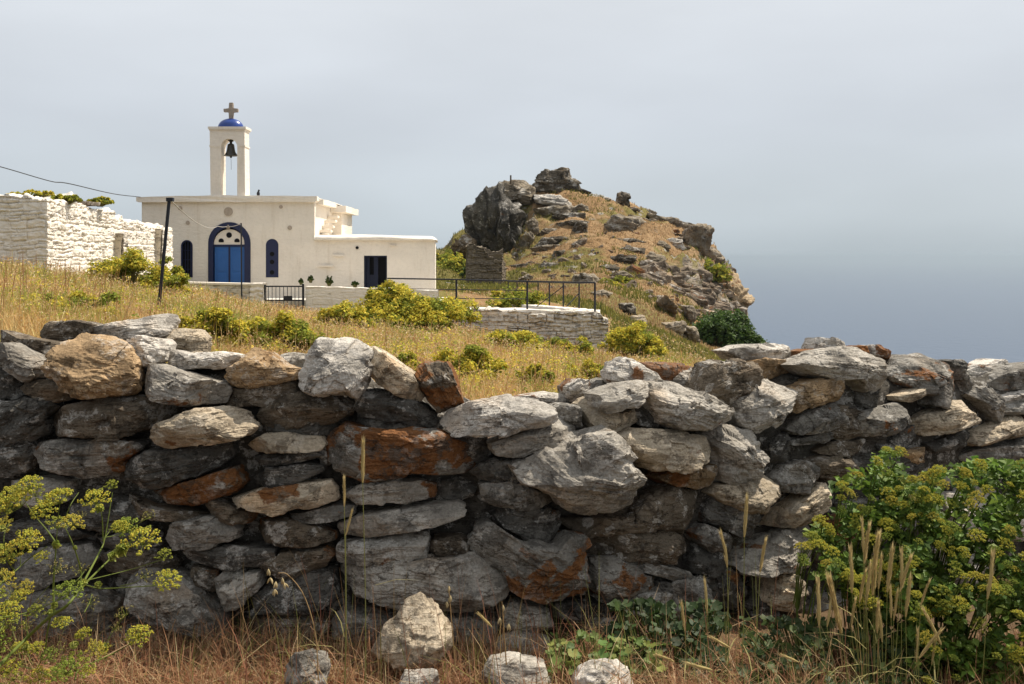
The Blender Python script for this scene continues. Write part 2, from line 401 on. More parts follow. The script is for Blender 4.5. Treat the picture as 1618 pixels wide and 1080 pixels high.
rf = t.step(t.math('ADD', nsep.outputs[2], t.math('MULTIPLY', t.math('SUBTRACT', a2, .5), .55)), .60, .46)
rf = t.math('MULTIPLY', rf, t.step(far.outputs[1], 46, 60))
# the broken cliff band on the seaward side is bare rock
band = t.math('MULTIPLY', t.math('MULTIPLY', t.step(far.outputs[0], 9.5, 13.0), t.step(far.outputs[2], 1.6, -.2)), t.step(far.outputs[1], 97, 90))
rf = t.math('MAXIMUM', rf, t.math('MULTIPLY', t.math('MULTIPLY', band, t.step(far.outputs[1], 64, 70)), t.step(rb, .40, .50)))
# stones scattered over the slope
vo = t.n('ShaderNodeTexVoronoi', feature='F1'); vo.inputs['Scale'].default_value = .8; t.l(t.mapping(v, (1, 1, 1.6)), vo.inputs['Vector'])
st = t.math('MULTIPLY', t.step(t.math('ADD', vo.outputs['Distance'], t.math('MULTIPLY', a2, .25)), .42, .34), t.step(a3, .50, .56))
st = t.math('MULTIPLY', st, t.step(far.outputs[1], 50, 62, 0, .9))
c = t.mix(rf, soil, rock); c = t.mix(st, c, t.mix(a2, (.16, .15, .13), (.42, .39, .34)))
t.color(c)
t.normal(t.bump(t.math('ADD', t.math('MULTIPLY', rb, rf), a2), .9, .35))
tag(mesh_np('hillside', np.stack([XX, YY, ZZ], -1).reshape(-1, 3), quads, t.m), kind='structure')

# foreground ground on the camera's side of the wall
gx = np.linspace(-9, 9, 150); gy = np.concatenate([np.linspace(-4, 2.5, 20), np.linspace(2.6, 6.6, 60)])
GX, GY = np.meshgrid(gx, gy)
def fore_z(X, Y):
    X = np.asarray(X, float); Y = np.asarray(Y, float)
    return 0.10*fbm(np.stack([X*.7, Y*.7, X*0], -1), 3)*0.6-0.03*np.clip(X-1, 0, 5)+0.02*np.clip(-X, 0, 4)
GZ = fore_z(GX, GY)+0.02*fbm(np.stack([GX*6, GY*6, GX*0], -1), 3)
n_ = len(gx); idx = np.arange(len(gy)-1)[:, None]*n_+np.arange(n_-1)[None]
t = NT('dry_soil', 0.95, 0.1); g = t.n('ShaderNodeNewGeometry'); v = g.outputs['Position']
t.color(t.mix(t.noise(v, 9, 6, .65), (.06, .04, .024), (.17, .11, .06)))
t.normal(t.bump(t.noise(v, 40, 5, .6), .8, .02))
tag(mesh_np('ground', np.stack([GX, GY, GZ], -1).reshape(-1, 3), np.stack([idx, idx+1, idx+n_+1, idx+n_], -1).reshape(-1, 4), t.m), kind='structure')

# ------------------------------------------------------------------ grass (uncountable blades)
def blades(pos, h, w, lean, az, col, curve=0.5, tipcol=None):
    """bent tapering strips: 2 quads + tip; pos (n,3)"""
    n = len(pos); d = np.stack([np.cos(az), np.sin(az), az*0], -1)
    # width axis: random about vertical so blades show from every side
    wa = az+np.pi/2+RNG.normal(0, .6, n); s = np.stack([np.cos(wa), np.sin(wa), wa*0], -1)
    up = np.array([0, 0, 1.0])
    lv = []
    for k, (tt, wk) in enumerate(((0, 1.0), (.4, .9), (.75, .6), (1.0, .08))):
        c_ = pos+up*(h*tt*np.cos(lean*tt))[:, None]+d*(h*(lean*tt*curve*tt+lean*.35*tt))[:, None]
        lv += [c_-s*(w*wk*.5)[:, None], c_+s*(w*wk*.5)[:, None]]
    v = np.stack(lv, 1).reshape(-1, 3)
    b = (np.arange(n)*8)[:, None]
    q = np.concatenate([b+np.array([[0, 1, 3, 2]]), b+np.array([[2, 3, 5, 4]]), b+np.array([[4, 5, 7, 6]])])
    cc = np.repeat(np.concatenate([col, np.ones((n, 1))], 1)[:, None], 8, 1)
    if tipcol is not None:
        cc[:, 4:, :3] = tipcol[:, None]
    return v, q, cc.reshape(-1, 4)
def pick(n, cols, p):
    cols = np.array(cols); k = RNG.choice(len(cols), n, p=np.array(p)/sum(p))
    return np.clip(cols[k]*RNG.uniform(.75, 1.25, (n, 1))*RNG.uniform(.93, 1.07, (n, 3)), 0, 1)
GOLD = [(.56, .375, .155), (.46, .28, .10), (.62, .46, .23), (.38, .21, .075)]
n = 260000
u = RNG.uniform(-90, 1230, n); Y = 4.9*(42/4.9)**(RNG.random(n)**.85)
keep = ~((u > 1000) & (RNG.random(n) < .2)) & ~((Y > 26.9) & (Y < 28.3) & (u > 680) & (u < 965)) & ~((Y > 32.2) & (u > 210)) & ~((Y > 19.5) & (u < 285) & (u > -60) & (u < 75+(Y-19.5)*16))
u, Y = u[keep], Y[keep]; n = len(u)
X = (u-UC)/F*Y; Z = terrain_z(u, Y)-.02
patch = fbm(np.stack([X*.35, Y*.35, X*0], -1), 4)+.05*RNG.normal(size=n)
col = pick(n, GOLD, (4, 3, 3, 2))
gr = patch > .31
col[gr] = pick(gr.sum(), [(.30, .29, .055), (.20, .23, .045), (.38, .32, .08)], (2, 2, 2))
rd = patch < -.33
col[rd] = pick(rd.sum(), [(.40, .22, .10), (.34, .18, .08), (.46, .30, .15)], (2, 2, 2))
hh = RNG.uniform(.09, .24, n)*(1+.5*patch)*np.clip(.70+Y*.016, .7, 1.25)*np.where(RNG.random(n) < .04, 1.7, 1)
v, q, cc = blades(np.stack([X, Y, Z], -1), hh, np.maximum(.0028, Y*.00062)*RNG.uniform(.6, 1.4, n), np.abs(RNG.normal(.75, .55, n)), RNG.uniform(0, 6.28, n), col,
                  tipcol=np.clip(col*1.18, 0, .8))
tag(mesh_np('field_grass', v, q, M['grass'], smooth=False, attr=cc), kind='stuff')
# pale seed heads and chaff speckling the field
n = 60000
u = RNG.uniform(-90, 1230, n); Y = 4.9*(40/4.9)**(RNG.random(n)**.85)
keep = ~((Y > 26.9) & (Y < 28.3) & (u > 680) & (u < 965)) & ~((Y > 32.2) & (u > 210) & (u < 700)) & ~((Y > 19.5) & (u < 285) & (u > -60) & (u < 75+(Y-19.5)*16))
u, Y = u[keep], Y[keep]; n = len(u); X = (u-UC)/F*Y; Z = terrain_z(u, Y)+RNG.uniform(.06, .26, n)*np.clip(.7+Y*.016, .7, 1.2)
w_ = np.maximum(.003, Y*.00065)*RNG.uniform(.6, 1.5, n); dz = RNG.normal(size=(n, 3)); dz /= np.linalg.norm(dz, axis=1)[:, None]; d2 = np.cross(dz, RNG.normal(size=(n, 3))); d2 /= np.linalg.norm(d2, axis=1)[:, None]+1e-9
p_ = np.stack([X, Y, Z], -1); v = np.stack([p_-dz*w_[:, None]*1.6, p_+d2*w_[:, None]*.6, p_+dz*w_[:, None]*1.6, p_-d2*w_[:, None]*.6], 1).reshape(-1, 3)
col = pick(n, [(.70, .55, .33), (.58, .40, .20), (.50, .29, .12), (.42, .40, .10)], (3, 3, 2, 1.4))
tag(mesh_np('grass_seed_heads', v, np.arange(n*4).reshape(-1, 4), M['grass'], smooth=False, attr=np.repeat(np.concatenate([col, np.ones((n, 1))], 1), 4, 0)), kind='stuff')
# seed stalks standing above the field
n = 900
u = RNG.uniform(-40, 1130, n); Y = 5.2*(24/5.2)**(RNG.random(n)); X = (u-UC)/F*Y; Z = terrain_z(u, Y)
k = fbm(np.stack([X*.5, Y*.5, X*0+4], -1), 3); kk = (k > .0) | (u < 200); u, Y, X, Z = u[kk], Y[kk], X[kk], Z[kk]; n = len(u)
A = Acc()
col = pick(n, [(.34, .17, .08), (.42, .26, .12), (.28, .15, .08)], (3, 2, 2))
v, q, cc = blades(np.stack([X, Y, Z], -1), RNG.uniform(.28, .5, n), np.maximum(.003, Y*.0007)*np.ones(n), RNG.normal(.25, .2, n), RNG.normal(0.2, 1.0, n), col)
tag(mesh_np('grass_seed_stalks', v, q, M['grass'], smooth=False, attr=cc), kind='stuff')
# low tussocks over the headland
n = 78000
u = RNG.uniform(688, 1200, n); Y = RNG.uniform(27, 106, n); kk = ~((u < 965) & (Y < 42)); u, Y = u[kk], Y[kk]; n = len(u); X = (u-UC)/F*Y; Z0 = terrain_z(u, Y); Z = Z0+hill_noise(X, Y, Z0)-.03
pt = fbm(np.stack([X*.11, Y*.11, X*0+2], -1), 4)+np.where(u < 830, .15, 0)+np.where(Y < 62, .12, 0)
col = pick(n, [(.38, .25, .125), (.31, .19, .09), (.45, .33, .18)], (3, 3, 2))
gr = pt > .13
col[gr] = pick(gr.sum(), [(.16, .16, .035), (.24, .21, .05), (.11, .12, .03)], (2, 2, 1))
clf = (u > 1005) & (VH+(ZC-Z)/Y*F > 415) & (Y > 66) & (Y < 97) & (RNG.random(n) < .6)
hh = RNG.uniform(.10, .30, n)*np.where(gr, 1.2, .75)*np.where(clf, .05, 1)
v, q, cc = blades(np.stack([X, Y, Z], -1), hh, RNG.uniform(.03, .08, n), np.abs(RNG.normal(.5, .4, n)), RNG.uniform(0, 6.28, n), col)
tag(mesh_np('hillside_grass', v, q, M['grass'], smooth=False, attr=cc), kind='stuff')
# countless small stones lying over the headland, thick in the seaward cliff band
n = 900
u = np.concatenate([RNG.uniform(780, 1150, 480), RNG.uniform(1005, 1165, 420)]); Y = np.concatenate([RNG.uniform(56, 104, 480), RNG.uniform(66, 96, 420)])
X = (u-UC)/F*Y; Z0 = terrain_z(u, Y); Z = Z0+hill_noise(X, Y, Z0)
vv_ = VH+(ZC-Z)/Y*F
k = ((fbm(np.stack([X*.12, Y*.12, X*0+7], -1), 3) > -.05) & (np.arange(n) < 480)) | ((np.arange(n) >= 480) & (vv_ > 418) & (u-1000 > (vv_-440)*.9) & (RNG.random(n) < .7)); X, Y, Z = X[k], Y[k], Z[k]; n = len(X)
big_ = np.where(np.flatnonzero(k) >= 480, 2.0, 1.0)
th = np.linspace(0, np.pi, 7); ph = np.linspace(0, 2*np.pi, 9, endpoint=False); TH, PH = np.meshgrid(th, ph, indexing='ij')
S0 = np.stack([np.sin(TH)*np.cos(PH), np.sin(TH)*np.sin(PH), np.cos(TH)], -1).reshape(-1, 3); S0 = np.sign(S0)*np.abs(S0)**.7
sc = RNG.uniform(.10, .42, n)*big_*RNG.uniform(.5, 1, n); dim = np.stack([sc*RNG.uniform(.8, 1.9, n), sc*RNG.uniform(.7, 1.2, n), sc*RNG.uniform(.4, .9, n)], -1)
V = S0[None]*dim[:, None]; V = V*(1+.45*perlin(V/sc[:, None, None]*1.6+np.arange(n)[:, None, None]*3.3))[..., None]
an = RNG.uniform(-.6, .6, n); ca, sa = np.cos(an)[:, None], np.sin(an)[:, None]
V = np.stack([V[..., 0]*ca-V[..., 2]*sa, V[..., 1], V[..., 0]*sa+V[..., 2]*ca], -1)+np.stack([X, Y, Z], -1)[:, None]
i_ = np.arange(6)[:, None]*9+np.arange(9)[None]; j_ = np.arange(6)[:, None]*9+((np.arange(9)+1) % 9)[None]
q1 = np.stack([i_, i_+9, j_+9, j_], -1).reshape(-1, 4); q = (np.arange(n)[:, None, None]*63+q1[None]).reshape(-1, 4)
o = mesh_np('scattered_stones', V.reshape(-1, 3), q, M['hill_rock'], smooth=False); o.color = (.23, .185, .14, .22); tag(o, kind='stuff')
# ------------------------------------------------------------------ rubble walls (stones and joints in real relief)
def rubble_wall(name, p0, p1, ztop, zbot, thick, mat, parent=None, cell=(.32, .16), depth=.05, res=.025, toprough=.05, seed=0, loc=None, ndir=None, batter=0.0, via=None):
    """p0->p1 is the front foot line (plan); the front faces the side to the right of p0->p1 unless ndir flips it.
    ztop, zbot: numbers or functions of the fraction along."""
    p0 = np.array(p0, float); p1 = np.array(p1, float); Lh = np.linalg.norm(p1-p0); d = (p1-p0)/Lh
    nrm = np.array([d[1], -d[0]])*(1 if ndir is None else ndir)
    fT = ztop if callable(ztop) else (lambda f: ztop+0*f); fB = zbot if callable(zbot) else (lambda f: zbot+0*f)
    nx = max(8, int(Lh/res)); hmax = max(float(np.max(fT(np.linspace(0, 1, 20))-fB(np.linspace(0, 1, 20)))), .1)
    nz_ = max(6, int(hmax/res))
    f = np.linspace(0, 1, nx+1)
    if via is not None:      # the wall turns a corner at `via`
        vm = np.array(via, float); L1 = np.linalg.norm(vm-p0); L2 = np.linalg.norm(p1-vm); Lh = L1+L2; nx = int(Lh/res); f = np.linspace(0, 1, nx+1); fc = L1/Lh
        PX = np.interp(f, [0, fc, 1], [p0[0], vm[0], p1[0]]); PY = np.interp(f, [0, fc, 1], [p0[1], vm[1], p1[1]])
        d1 = (vm-p0)/L1; d2_ = (p1-vm)/L2; wt = np.clip((f-fc)*Lh/.22+.5, 0, 1)[:, None]; nn2 = np.array([d1[1], -d1[0]])*(1-wt)+np.array([d2_[1], -d2_[0]])*wt
        nn2 /= np.linalg.norm(nn2, axis=1)[:, None]; NX, NY = nn2[:, 0], nn2[:, 1]
    else:
        PX = p0[0]+d[0]*f*Lh; PY = p0[1]+d[1]*f*Lh; NX = nrm[0]+0*f; NY = nrm[1]+0*f
    g = np.random.default_rng(seed+5)
    def disp(s, t):
        # courses of uneven height, stones of uneven length, some courses split in two
        cw, ch = cell; H = lambda *k: _perm[(_perm[(_perm[k[0] & 255]+(k[1] if len(k) > 1 else 7)) & 255]+seed*13+(k[2] if len(k) > 2 else 3)) & 255]/255.0
        wob = .42*ch*perlin(np.stack([s*1.1/cw*.4, t*.9, s*0+seed], -1))+.16*ch*perlin(np.stack([s*5, t*5, s*0+seed+4], -1))
        y = (t+wob)/ch+50; y = y+.28*np.sin(y*2.3+seed); iy = np.floor(y).astype(int); fy = y-iy
        x = (s+.10*ch*perlin(np.stack([s*4, t*9, s*0+seed+9], -1))+.35*(fy-.5)*ch*(H(iy, 5)-.5))/(cw*(.65+.8*H(iy)))+H(iy, 11)*9+40
        ix = np.floor(x).astype(int); bnd = lambda i_: i_+.8*(H(i_, iy & 63)-.5)
        up_ = x >= bnd(ix+1); dn_ = x < bnd(ix); ix = ix+up_.astype(int)-dn_.astype(int)
        dx = np.minimum(x-bnd(ix), bnd(ix+1)-x)*cw
        id_ = H(ix, iy & 63, 9); sp = H(ix, iy & 63, 21) < .33
        f2 = np.where(sp, np.where(fy < .48, fy/.48, (fy-.48)/.52), fy); hh_ = np.where(sp, .5, 1.0)*ch
        dy = np.minimum(f2, 1-f2)*hh_; id_ = np.where(sp & (fy < .48), (id_*7.3) % 1, id_)
        jw = .16*ch*(.5+.9*H(ix, iy & 63, 33)); m = np.minimum(dx, dy); rr = np.hypot(np.maximum(0, jw*2-dx), np.maximum(0, jw*2-dy)); m = np.where(rr > 0, np.minimum(m, jw*2-rr*.75), m)
        e = np.clip(m/jw, 0, 1); e = e*e*(3-2*e)
        fine = fbm(np.stack([s*7, t*12, s*0+seed*3.1], -1), 4, .6)
        tilt = (f2-.5)*(id_-.4)*depth*.9
        return (e-1)*depth*(.5+id_*.6)+((id_-.5)*depth*.9+tilt)*e+fine*depth*.30
    tt = np.linspace(0, 1, nz_+1)
    Fg, Tg = np.meshgrid(f, tt)
    top = fT(f)+toprough*fbm(np.stack([f*Lh*2.3, f*0+seed, f*0], -1), 3)*1.5
    bot = fB(f)
    Zg = bot[None]+(top-bot)[None]*Tg
    D = disp(Fg*Lh, Zg)-batter*(Zg-bot[None])
    fr = np.stack([PX[None]+NX[None]*D, PY[None]+NY[None]*D, Zg], -1)
    # top and back
    nk = max(3, int(thick/(res*2)))
    rows = [fr.reshape(-1, 3)]
    kk = np.linspace(0, 1, nk+1)[1:]
    F2g, K2 = np.meshgrid(f, kk)
    tn = toprough*.8*fbm(np.stack([F2g*Lh*3.1, K2*thick*3.1, F2g*0+seed+8], -1), 4)
    dl = -K2*thick+D[-1][None]*(1-K2)
    rows.append(np.stack([PX[None]+NX[None]*dl, PY[None]+NY[None]*dl, top[None]+tn], -1).reshape(-1, 3))
    bb = np.stack([PX-NX*thick, PY-NY*thick, bot], -1); rows.append(bb)
    V = np.concatenate(rows); nr = nz_+1+nk+1; m = nx+1
    idx = np.arange(nr-1)[:, None]*m+np.arange(nx)[None]
    q = np.stack([idx, idx+1, idx+m+1, idx+m], -1).reshape(-1, 4)
    if ndir is not None and ndir < 0: q = q[:, ::-1]
    # ends: two caps, as displaced strips built from the loop midline
    caps = []
    for col in (0, nx):
        loop = np.arange(nr)*m+col; cpt = V[loop[[0, nz_, -1]]].mean(0)
        V = np.vstack([V, cpt]); ci = len(V)-1
        a = loop; b = np.roll(loop, -1)
        tri = np.stack([a, b, np.full(nr, ci)], -1)
        caps.append(tri if col else tri[:, ::-1])
    return mesh_np(name, V, [q, np.concatenate(caps)], mat, parent, True, loc)

def weather(bm, cuts, amp):
    """slightly wavering hand-built edges"""
    long_ = [e for e in bm.edges if e.calc_length() > .8]
    bmesh.ops.subdivide_edges(bm, edges=long_, cuts=cuts, use_grid_fill=True)
    for vtx in bm.verts:
        p = np.array(vtx.co); vtx.co += Vector((0, perlin(p*1.3+3), perlin(p*1.1+40)))*amp
def wall_with_holes(name, outer, holes, y0, th, mat, parent=None, loc=None):
    """outline and openings in (x, z), extruded from y0 to y0+th"""
    bm = bmesh.new(); loops = []; edges = []
    for lp in [outer]+holes:
        vs = [bm.verts.new((x, y0, z)) for x, z in lp]; loops.append(vs)
        for i in range(len(vs)): edges.append(bm.edges.new((vs[i], vs[(i+1) % len(vs)])))
    bmesh.ops.triangle_fill(bm, use_beauty=True, use_dissolve=False, edges=edges)
    front = bm.faces[:]; mp_ = {}
    for vs in loops:
        for v in vs: mp_[v] = bm.verts.new((v.co.x, y0+th, v.co.z))
    for f in front: bm.faces.new([mp_[v] for v in reversed(f.verts)])
    for vs in loops:
        for i in range(len(vs)):
            a, b = vs[i], vs[(i+1) % len(vs)]; bm.faces.new((a, b, mp_[b], mp_[a]))
    return mesh_bm(name, bm, mat, parent, False, loc)
def arch(x0, x1, z0, zs, n=14):
    """opening with a round head: springing at zs"""
    r = (x1-x0)/2; c = (x0+x1)/2
    return [(x0, z0)]+[(c-r*math.cos(a), zs+r*math.sin(a)) for a in np.linspace(0, math.pi, n)]+[(x1, z0)]
def prism(bm, pts, y0, y1):
    a = [bm.verts.new((x, y0, z)) for x, z in pts]; b = [bm.verts.new((x, y1, z)) for x, z in pts]
    n = len(pts); bm.faces.new(a); bm.faces.new(b[::-1])
    for i in range(n): bm.faces.new((a[i], b[i], b[(i+1) % n], a[(i+1) % n]))
def ringstrip(bm, outer, inner, y0, y1):
    n = len(outer)
    A_ = [[bm.verts.new((x, y, z)) for x, z in lp] for y in (y0, y1) for lp in (outer, inner)]
    for i in range(n-1):
        bm.faces.new((A_[0][i], A_[0][i+1], A_[1][i+1], A_[1][i])); bm.faces.new((A_[2][i], A_[3][i], A_[3][i+1], A_[2][i+1]))
        bm.faces.new((A_[0][i], A_[2][i], A_[2][i+1], A_[0][i+1])); bm.faces.new((A_[1][i], A_[1][i+1], A_[3][i+1], A_[3][i]))
    for i in (0, n-1): bm.faces.new([A_[0][i], A_[1][i], A_[3][i], A_[2][i]])
def disc_pts(cx, cz, r, n=20): return [(cx+r*math.cos(a), cz+r*math.sin(a)) for a in np.linspace(0, 2*math.pi, n, endpoint=False)]

# ------------------------------------------------------------------ chapel
YF = 36.0
S = F/YF
cx = lambda u: (u-UC)/S
cz = lambda v: ZC-(v-VH)/S
chapel = empty('chapel', (cx(360), YF, 0.2), 'whitewashed chapel with navy arched doorway, bell tower and low flat annex', 'chapel')
bl = chapel.location
GB = -0.3
# main front with openings
openings = [arch(cx(329), cx(396), cz(470), cz(384), 18), arch(cx(286), cx(304.5), cz(438), cz(388)), arch(cx(420), cx(440), cz(438), cz(387))]
openings[0][0] = (openings[0][0][0], cz(472)); openings[0][-1] = (openings[0][-1][0], cz(472))
wall = wall_with_holes('front_wall', [(cx(224), GB), (cx(497), GB), (cx(497), cz(312)), (cx(224), cz(311))], openings, YF, .45, M['plaster'], chapel, bl)
bm = bmesh.new(); bx(bm, cx(224), cx(497), YF+.46, YF+5.75, GB, cz(312)); body = mesh_bm('nave', bm, M['plaster'], chapel, loc=bl)
bm = bmesh.new(); bx(bm, cx(497)+.003, cx(497)+.36, YF+3.6, YF+6.2, GB, cz(328)); mesh_bm('side_buttress', bm, M['plaster'], chapel, loc=bl)
# cornice all round
bm = bmesh.new()
prism(bm, [(cx(217.5), cz(317.5)), (cx(221), cz(319)), (cx(499), cz(319.5)), (cx(502), cz(317)), (cx(502), cz(310.5)), (cx(360), cz(308.5)), (cx(217.5), cz(311))], YF-.16, YF+.30)
weather(bm, 24, .03)
mesh_bm('front_cornice', bm, M['plaster'], chapel, loc=bl)
bm = bmesh.new()
bx(bm, cx(499), cx(497)+.26, YF+.33, YF+3.0, cz(322), cz(313.5)); bx(bm, cx(497)+.02, cx(497)+.62, YF+3.05, YF+6.3, cz(329), cz(318))
bx(bm, cx(222), cx(497), YF+.33, YF+5.9, cz(314), cz(310.6))
weather(bm, 10, .02)
mesh_bm('roof_slab', bm, M['plaster'], chapel, loc=bl)
# cantilevered stone steps up the sunlit side
for k, (vv, yy) in enumerate(((372, .5), (364, .95), (356, 1.4), (346, 1.9), (338, 2.4))):
    bm = bmesh.new(); bx(bm, cx(497)+.002, cx(497)+.42, YF+yy, YF+yy+.40, cz(vv)-.05, cz(vv)+.05)
    bmesh.ops.bevel(bm, geom=bm.edges[:], offset=.02, segments=2, affect='EDGES'); mesh_bm('side_step', bm, M['plaster'], chapel, loc=bl)
# round plaques and ledges on the front
for (u_, v_, r_) in ((361, 334, 7), (285, 328.5, 3.2), (297, 351.5, 3.2), (444, 326.5, 2.8), (458, 359.5, 3.4)):
    bm = bmesh.new(); prism(bm, disc_pts(cx(u_), cz(v_), r_/S), YF-.035, YF+.01); mesh_bm('round_plaque', bm, M['plaque'], chapel, loc=bl)
# portal: navy surround, white lunette with three dark openings, two blue leaves
o1 = arch(cx(329)+.004, cx(396)-.004, cz(472), cz(384), 18); i1 = arch(cx(337), cx(386.5), cz(472), cz(384), 18)
bm = bmesh.new(); ringstrip(bm, o1, i1, YF-.03, YF+.20); portal = mesh_bm('portal', bm, M['navy'], chapel, loc=bl)
bm = bmesh.new(); lun = [(cx(337)+.006+ (cx(386.5)-cx(337)-.012)*(.5-.5*math.cos(a)), cz(386)+(cx(386.5)-cx(337))*.5*math.sin(a)*.98) for a in np.linspace(0, math.pi, 20)]
prism(bm, lun, YF+.05, YF+.13); lunette = mesh_bm('lunette', bm, M['plaster'], chapel, loc=bl)
for (u_, v_, r_, flat) in ((361.5, 371, 4.4, 0), (349, 380.5, 4.2, 1), (374, 380.5, 4.2, 1)):
    pts = disc_pts(cx(u_), cz(v_), r_/S)
    if flat: pts = [(x, max(z, cz(v_)-r_*.45/S)) for x, z in pts]
    bm = bmesh.new(); prism(bm, pts, YF+.035, YF+.06); o = mesh_bm('lunette_opening', bm, M['dark_hole'], lunette, loc=bl); o.location = (0, 0, 0)
bm = bmesh.new(); bx(bm, cx(337)+.004, cx(386.5)-.004, YF+.03, YF+.16, cz(389), cz(386)); mesh_bm('transom', bm, M['navy'], chapel, loc=bl)
for a, b in ((338.2, 360.2), (363, 385.8)):
    bm = bmesh.new(); bx(bm, cx(a), cx(b), YF+.08, YF+.13, cz(471), cz(389.2)); lf = mesh_bm('door_leaf', bm, M['blue_door'], chapel, loc=bl)
    bm = bmesh.new()
    for z0, z1 in ((462, 432), (428, 395)):
        bx(bm, cx(a+4), cx(b-4), YF+.066, YF+.085, cz(z0), cz(z1))
    bmesh.ops.bevel(bm, geom=bm.edges[:], offset=.008, segments=1, affect='EDGES'); o = mesh_bm('door_panel', bm, M['blue_door'], lf, loc=bl); o.location = (0, 0, 0)
bm = bmesh.new(); bx(bm, cx(360.3), cx(362.9), YF+.06, YF+.15, cz(471), cz(389.2)); mesh_bm('door_mullion', bm, M['navy'], chapel, loc=bl)
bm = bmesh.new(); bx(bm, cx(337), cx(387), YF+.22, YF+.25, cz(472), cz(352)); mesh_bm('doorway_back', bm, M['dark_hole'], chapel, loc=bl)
# left window stands open and dark with a grille, right one is a navy shutter with three round holes
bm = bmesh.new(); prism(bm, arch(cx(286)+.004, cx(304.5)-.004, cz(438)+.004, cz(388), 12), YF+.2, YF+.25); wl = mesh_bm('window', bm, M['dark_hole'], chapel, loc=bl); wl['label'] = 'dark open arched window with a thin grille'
bm = bmesh.new(); ringstrip(bm, arch(cx(286)+.004, cx(304.5)-.004, cz(438)+.004, cz(388), 12), arch(cx(287.8), cx(302.7), cz(438)+.004, cz(388), 12), YF-.02, YF+.1); o = mesh_bm('window_frame', bm, M['navy'], wl, loc=bl); o.location = (0, 0, 0)
bm = bmesh.new()
for u_ in (291, 295.2, 299.4): bx(bm, cx(u_)-.012, cx(u_)+.012, YF+.11, YF+.135, cz(437.5), cz(381))
for v_ in (395, 410, 425): bx(bm, cx(287.8), cx(302.7), YF+.137, YF+.15, cz(v_)-.012, cz(v_)+.012)
o = mesh_bm('window_grille', bm, M['navy'], wl, loc=bl); o.location = (0, 0, 0)
bm = bmesh.new(); prism(bm, arch(cx(420)+.004, cx(440)-.004, cz(438)+.004, cz(387), 12), YF-.01, YF+.06); wr = mesh_bm('window', bm, M['navy'], chapel, loc=bl); wr['label'] = 'navy arched shutter with three round holes'
for v_ in (401, 413.5, 430):
    bm = bmesh.new(); prism(bm, disc_pts(cx(430), cz(v_), 3.6/S), YF-.022, YF-.005); o = mesh_bm('shutter_hole', bm, M['dark_hole'], wr, loc=bl); o.location = (0, 0, 0)
# annex
wall_with_holes('annex_wall', [(cx(497)+.002, GB-.6), (cx(687.5), GB-.6), (cx(687.5), cz(380)), (cx(497)+.002, cz(380))],
                [[(cx(575), cz(470)), (cx(611.5), cz(470)), (cx(611.5), cz(403.5)), (cx(575), cz(403.5))]], YF, .4, M['plaster'], chapel, bl)
bm = bmesh.new(); bx(bm, cx(497)+.002, cx(687.5), YF+.41, YF+4.4, GB-.6, cz(380))
for vtx in bm.verts:
    if vtx.co.x > -5: vtx.co.x *= vtx.co.y/YF*.998
mesh_bm('annex_body', bm, M['plaster'], chapel, loc=bl)
# rounded roof slab, slightly sagging towards the right end
xs = np.linspace(cx(497)+.004, cx(691.5), 60); prof = [(-.12, -.0), (-.15, .05), (-.13, .12), (-.03, .17), (.4, .21), (2.2, .26), (4.3, .20), (4.6, .12), (4.62, 0)]
V = []; 
for i, x in enumerate(xs):
    f_ = i/(len(xs)-1); endd = max(0, (f_-.93)/.07); hgt = (1-.12*f_**2)*(1-.65*endd**3)
    for (yy, zz) in prof:
        V.append((x*(1+f_*max(0, yy)/YF), YF+yy+.02*math.sin(x*3.1)+.012*math.sin(x*11), cz(380)+.003+zz*hgt+(.012*math.sin(x*2.3+yy) if zz > .06 else 0)-.10*max(0, f_-.55)*(1 if zz > .06 else 0)))
m = len(prof); idx = np.arange(len(xs)-1)[:, None]*m+np.arange(m)[None]; j2 = np.arange(len(xs)-1)[:, None]*m+((np.arange(m)+1) % m)[None]
caps = [np.array([[0, k, k+1] for k in range(1, m-1)]), np.array([[(len(xs)-1)*m, (len(xs)-1)*m+k+1, (len(xs)-1)*m+k] for k in range(1, m-1)])]
o = mesh_np('annex_roof', V, [np.stack([idx, j2, j2+m, idx+m], -1).reshape(-1, 4), np.concatenate(caps)], M['plaster'], chapel, True, bl)
# annex door: left leaf closed, right side open to the dark
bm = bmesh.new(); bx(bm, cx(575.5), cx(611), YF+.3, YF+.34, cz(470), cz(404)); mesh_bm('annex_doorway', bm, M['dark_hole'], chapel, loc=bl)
bm = bmesh.new(); bx(bm, cx(575)+.003, cx(577.5), YF+.02, YF+.25, cz(470), cz(403.5)-.003); bx(bm, cx(609.5), cx(611.5)-.003, YF+.02, YF+.25, cz(470), cz(403.5)-.003); bx(bm, cx(577.6), cx(609.4), YF+.02, YF+.25, cz(406), cz(403.5)-.003)
mesh_bm('annex_door_frame', bm, M['annex_door'], chapel, loc=bl)
bm = bmesh.new(); bx(bm, cx(577.7), cx(583), YF+.14, YF+.18, cz(470), cz(406.2)); bx(bm, cx(590), cx(596.5), YF+.14, YF+.18, cz(470), cz(406.2)); bx(bm, cx(583.1), cx(589.9), YF+.145, YF+.175, cz(437), cz(434)); bx(bm, cx(583.1), cx(589.9), YF+.155, YF+.17, cz(470), cz(437.2)); mesh_bm('annex_door', bm, M['annex_door'], chapel, loc=bl)
for (u0, u1, v0, v1, pr) in ((526, 544, 401.5, 405, .10), (504, 528, 418, 421.5, .12), (616, 626, 386.5, 388.5, .10)):
    bm = bmesh.new(); bx(bm, cx(u0), cx(u1), YF-pr, YF+.05, cz(v1), cz(v0)); bmesh.ops.bevel(bm, geom=bm.edges[:], offset=.02, segments=2, affect='EDGES'); mesh_bm('stone_ledge', bm, M['plaster'], chapel, loc=bl)
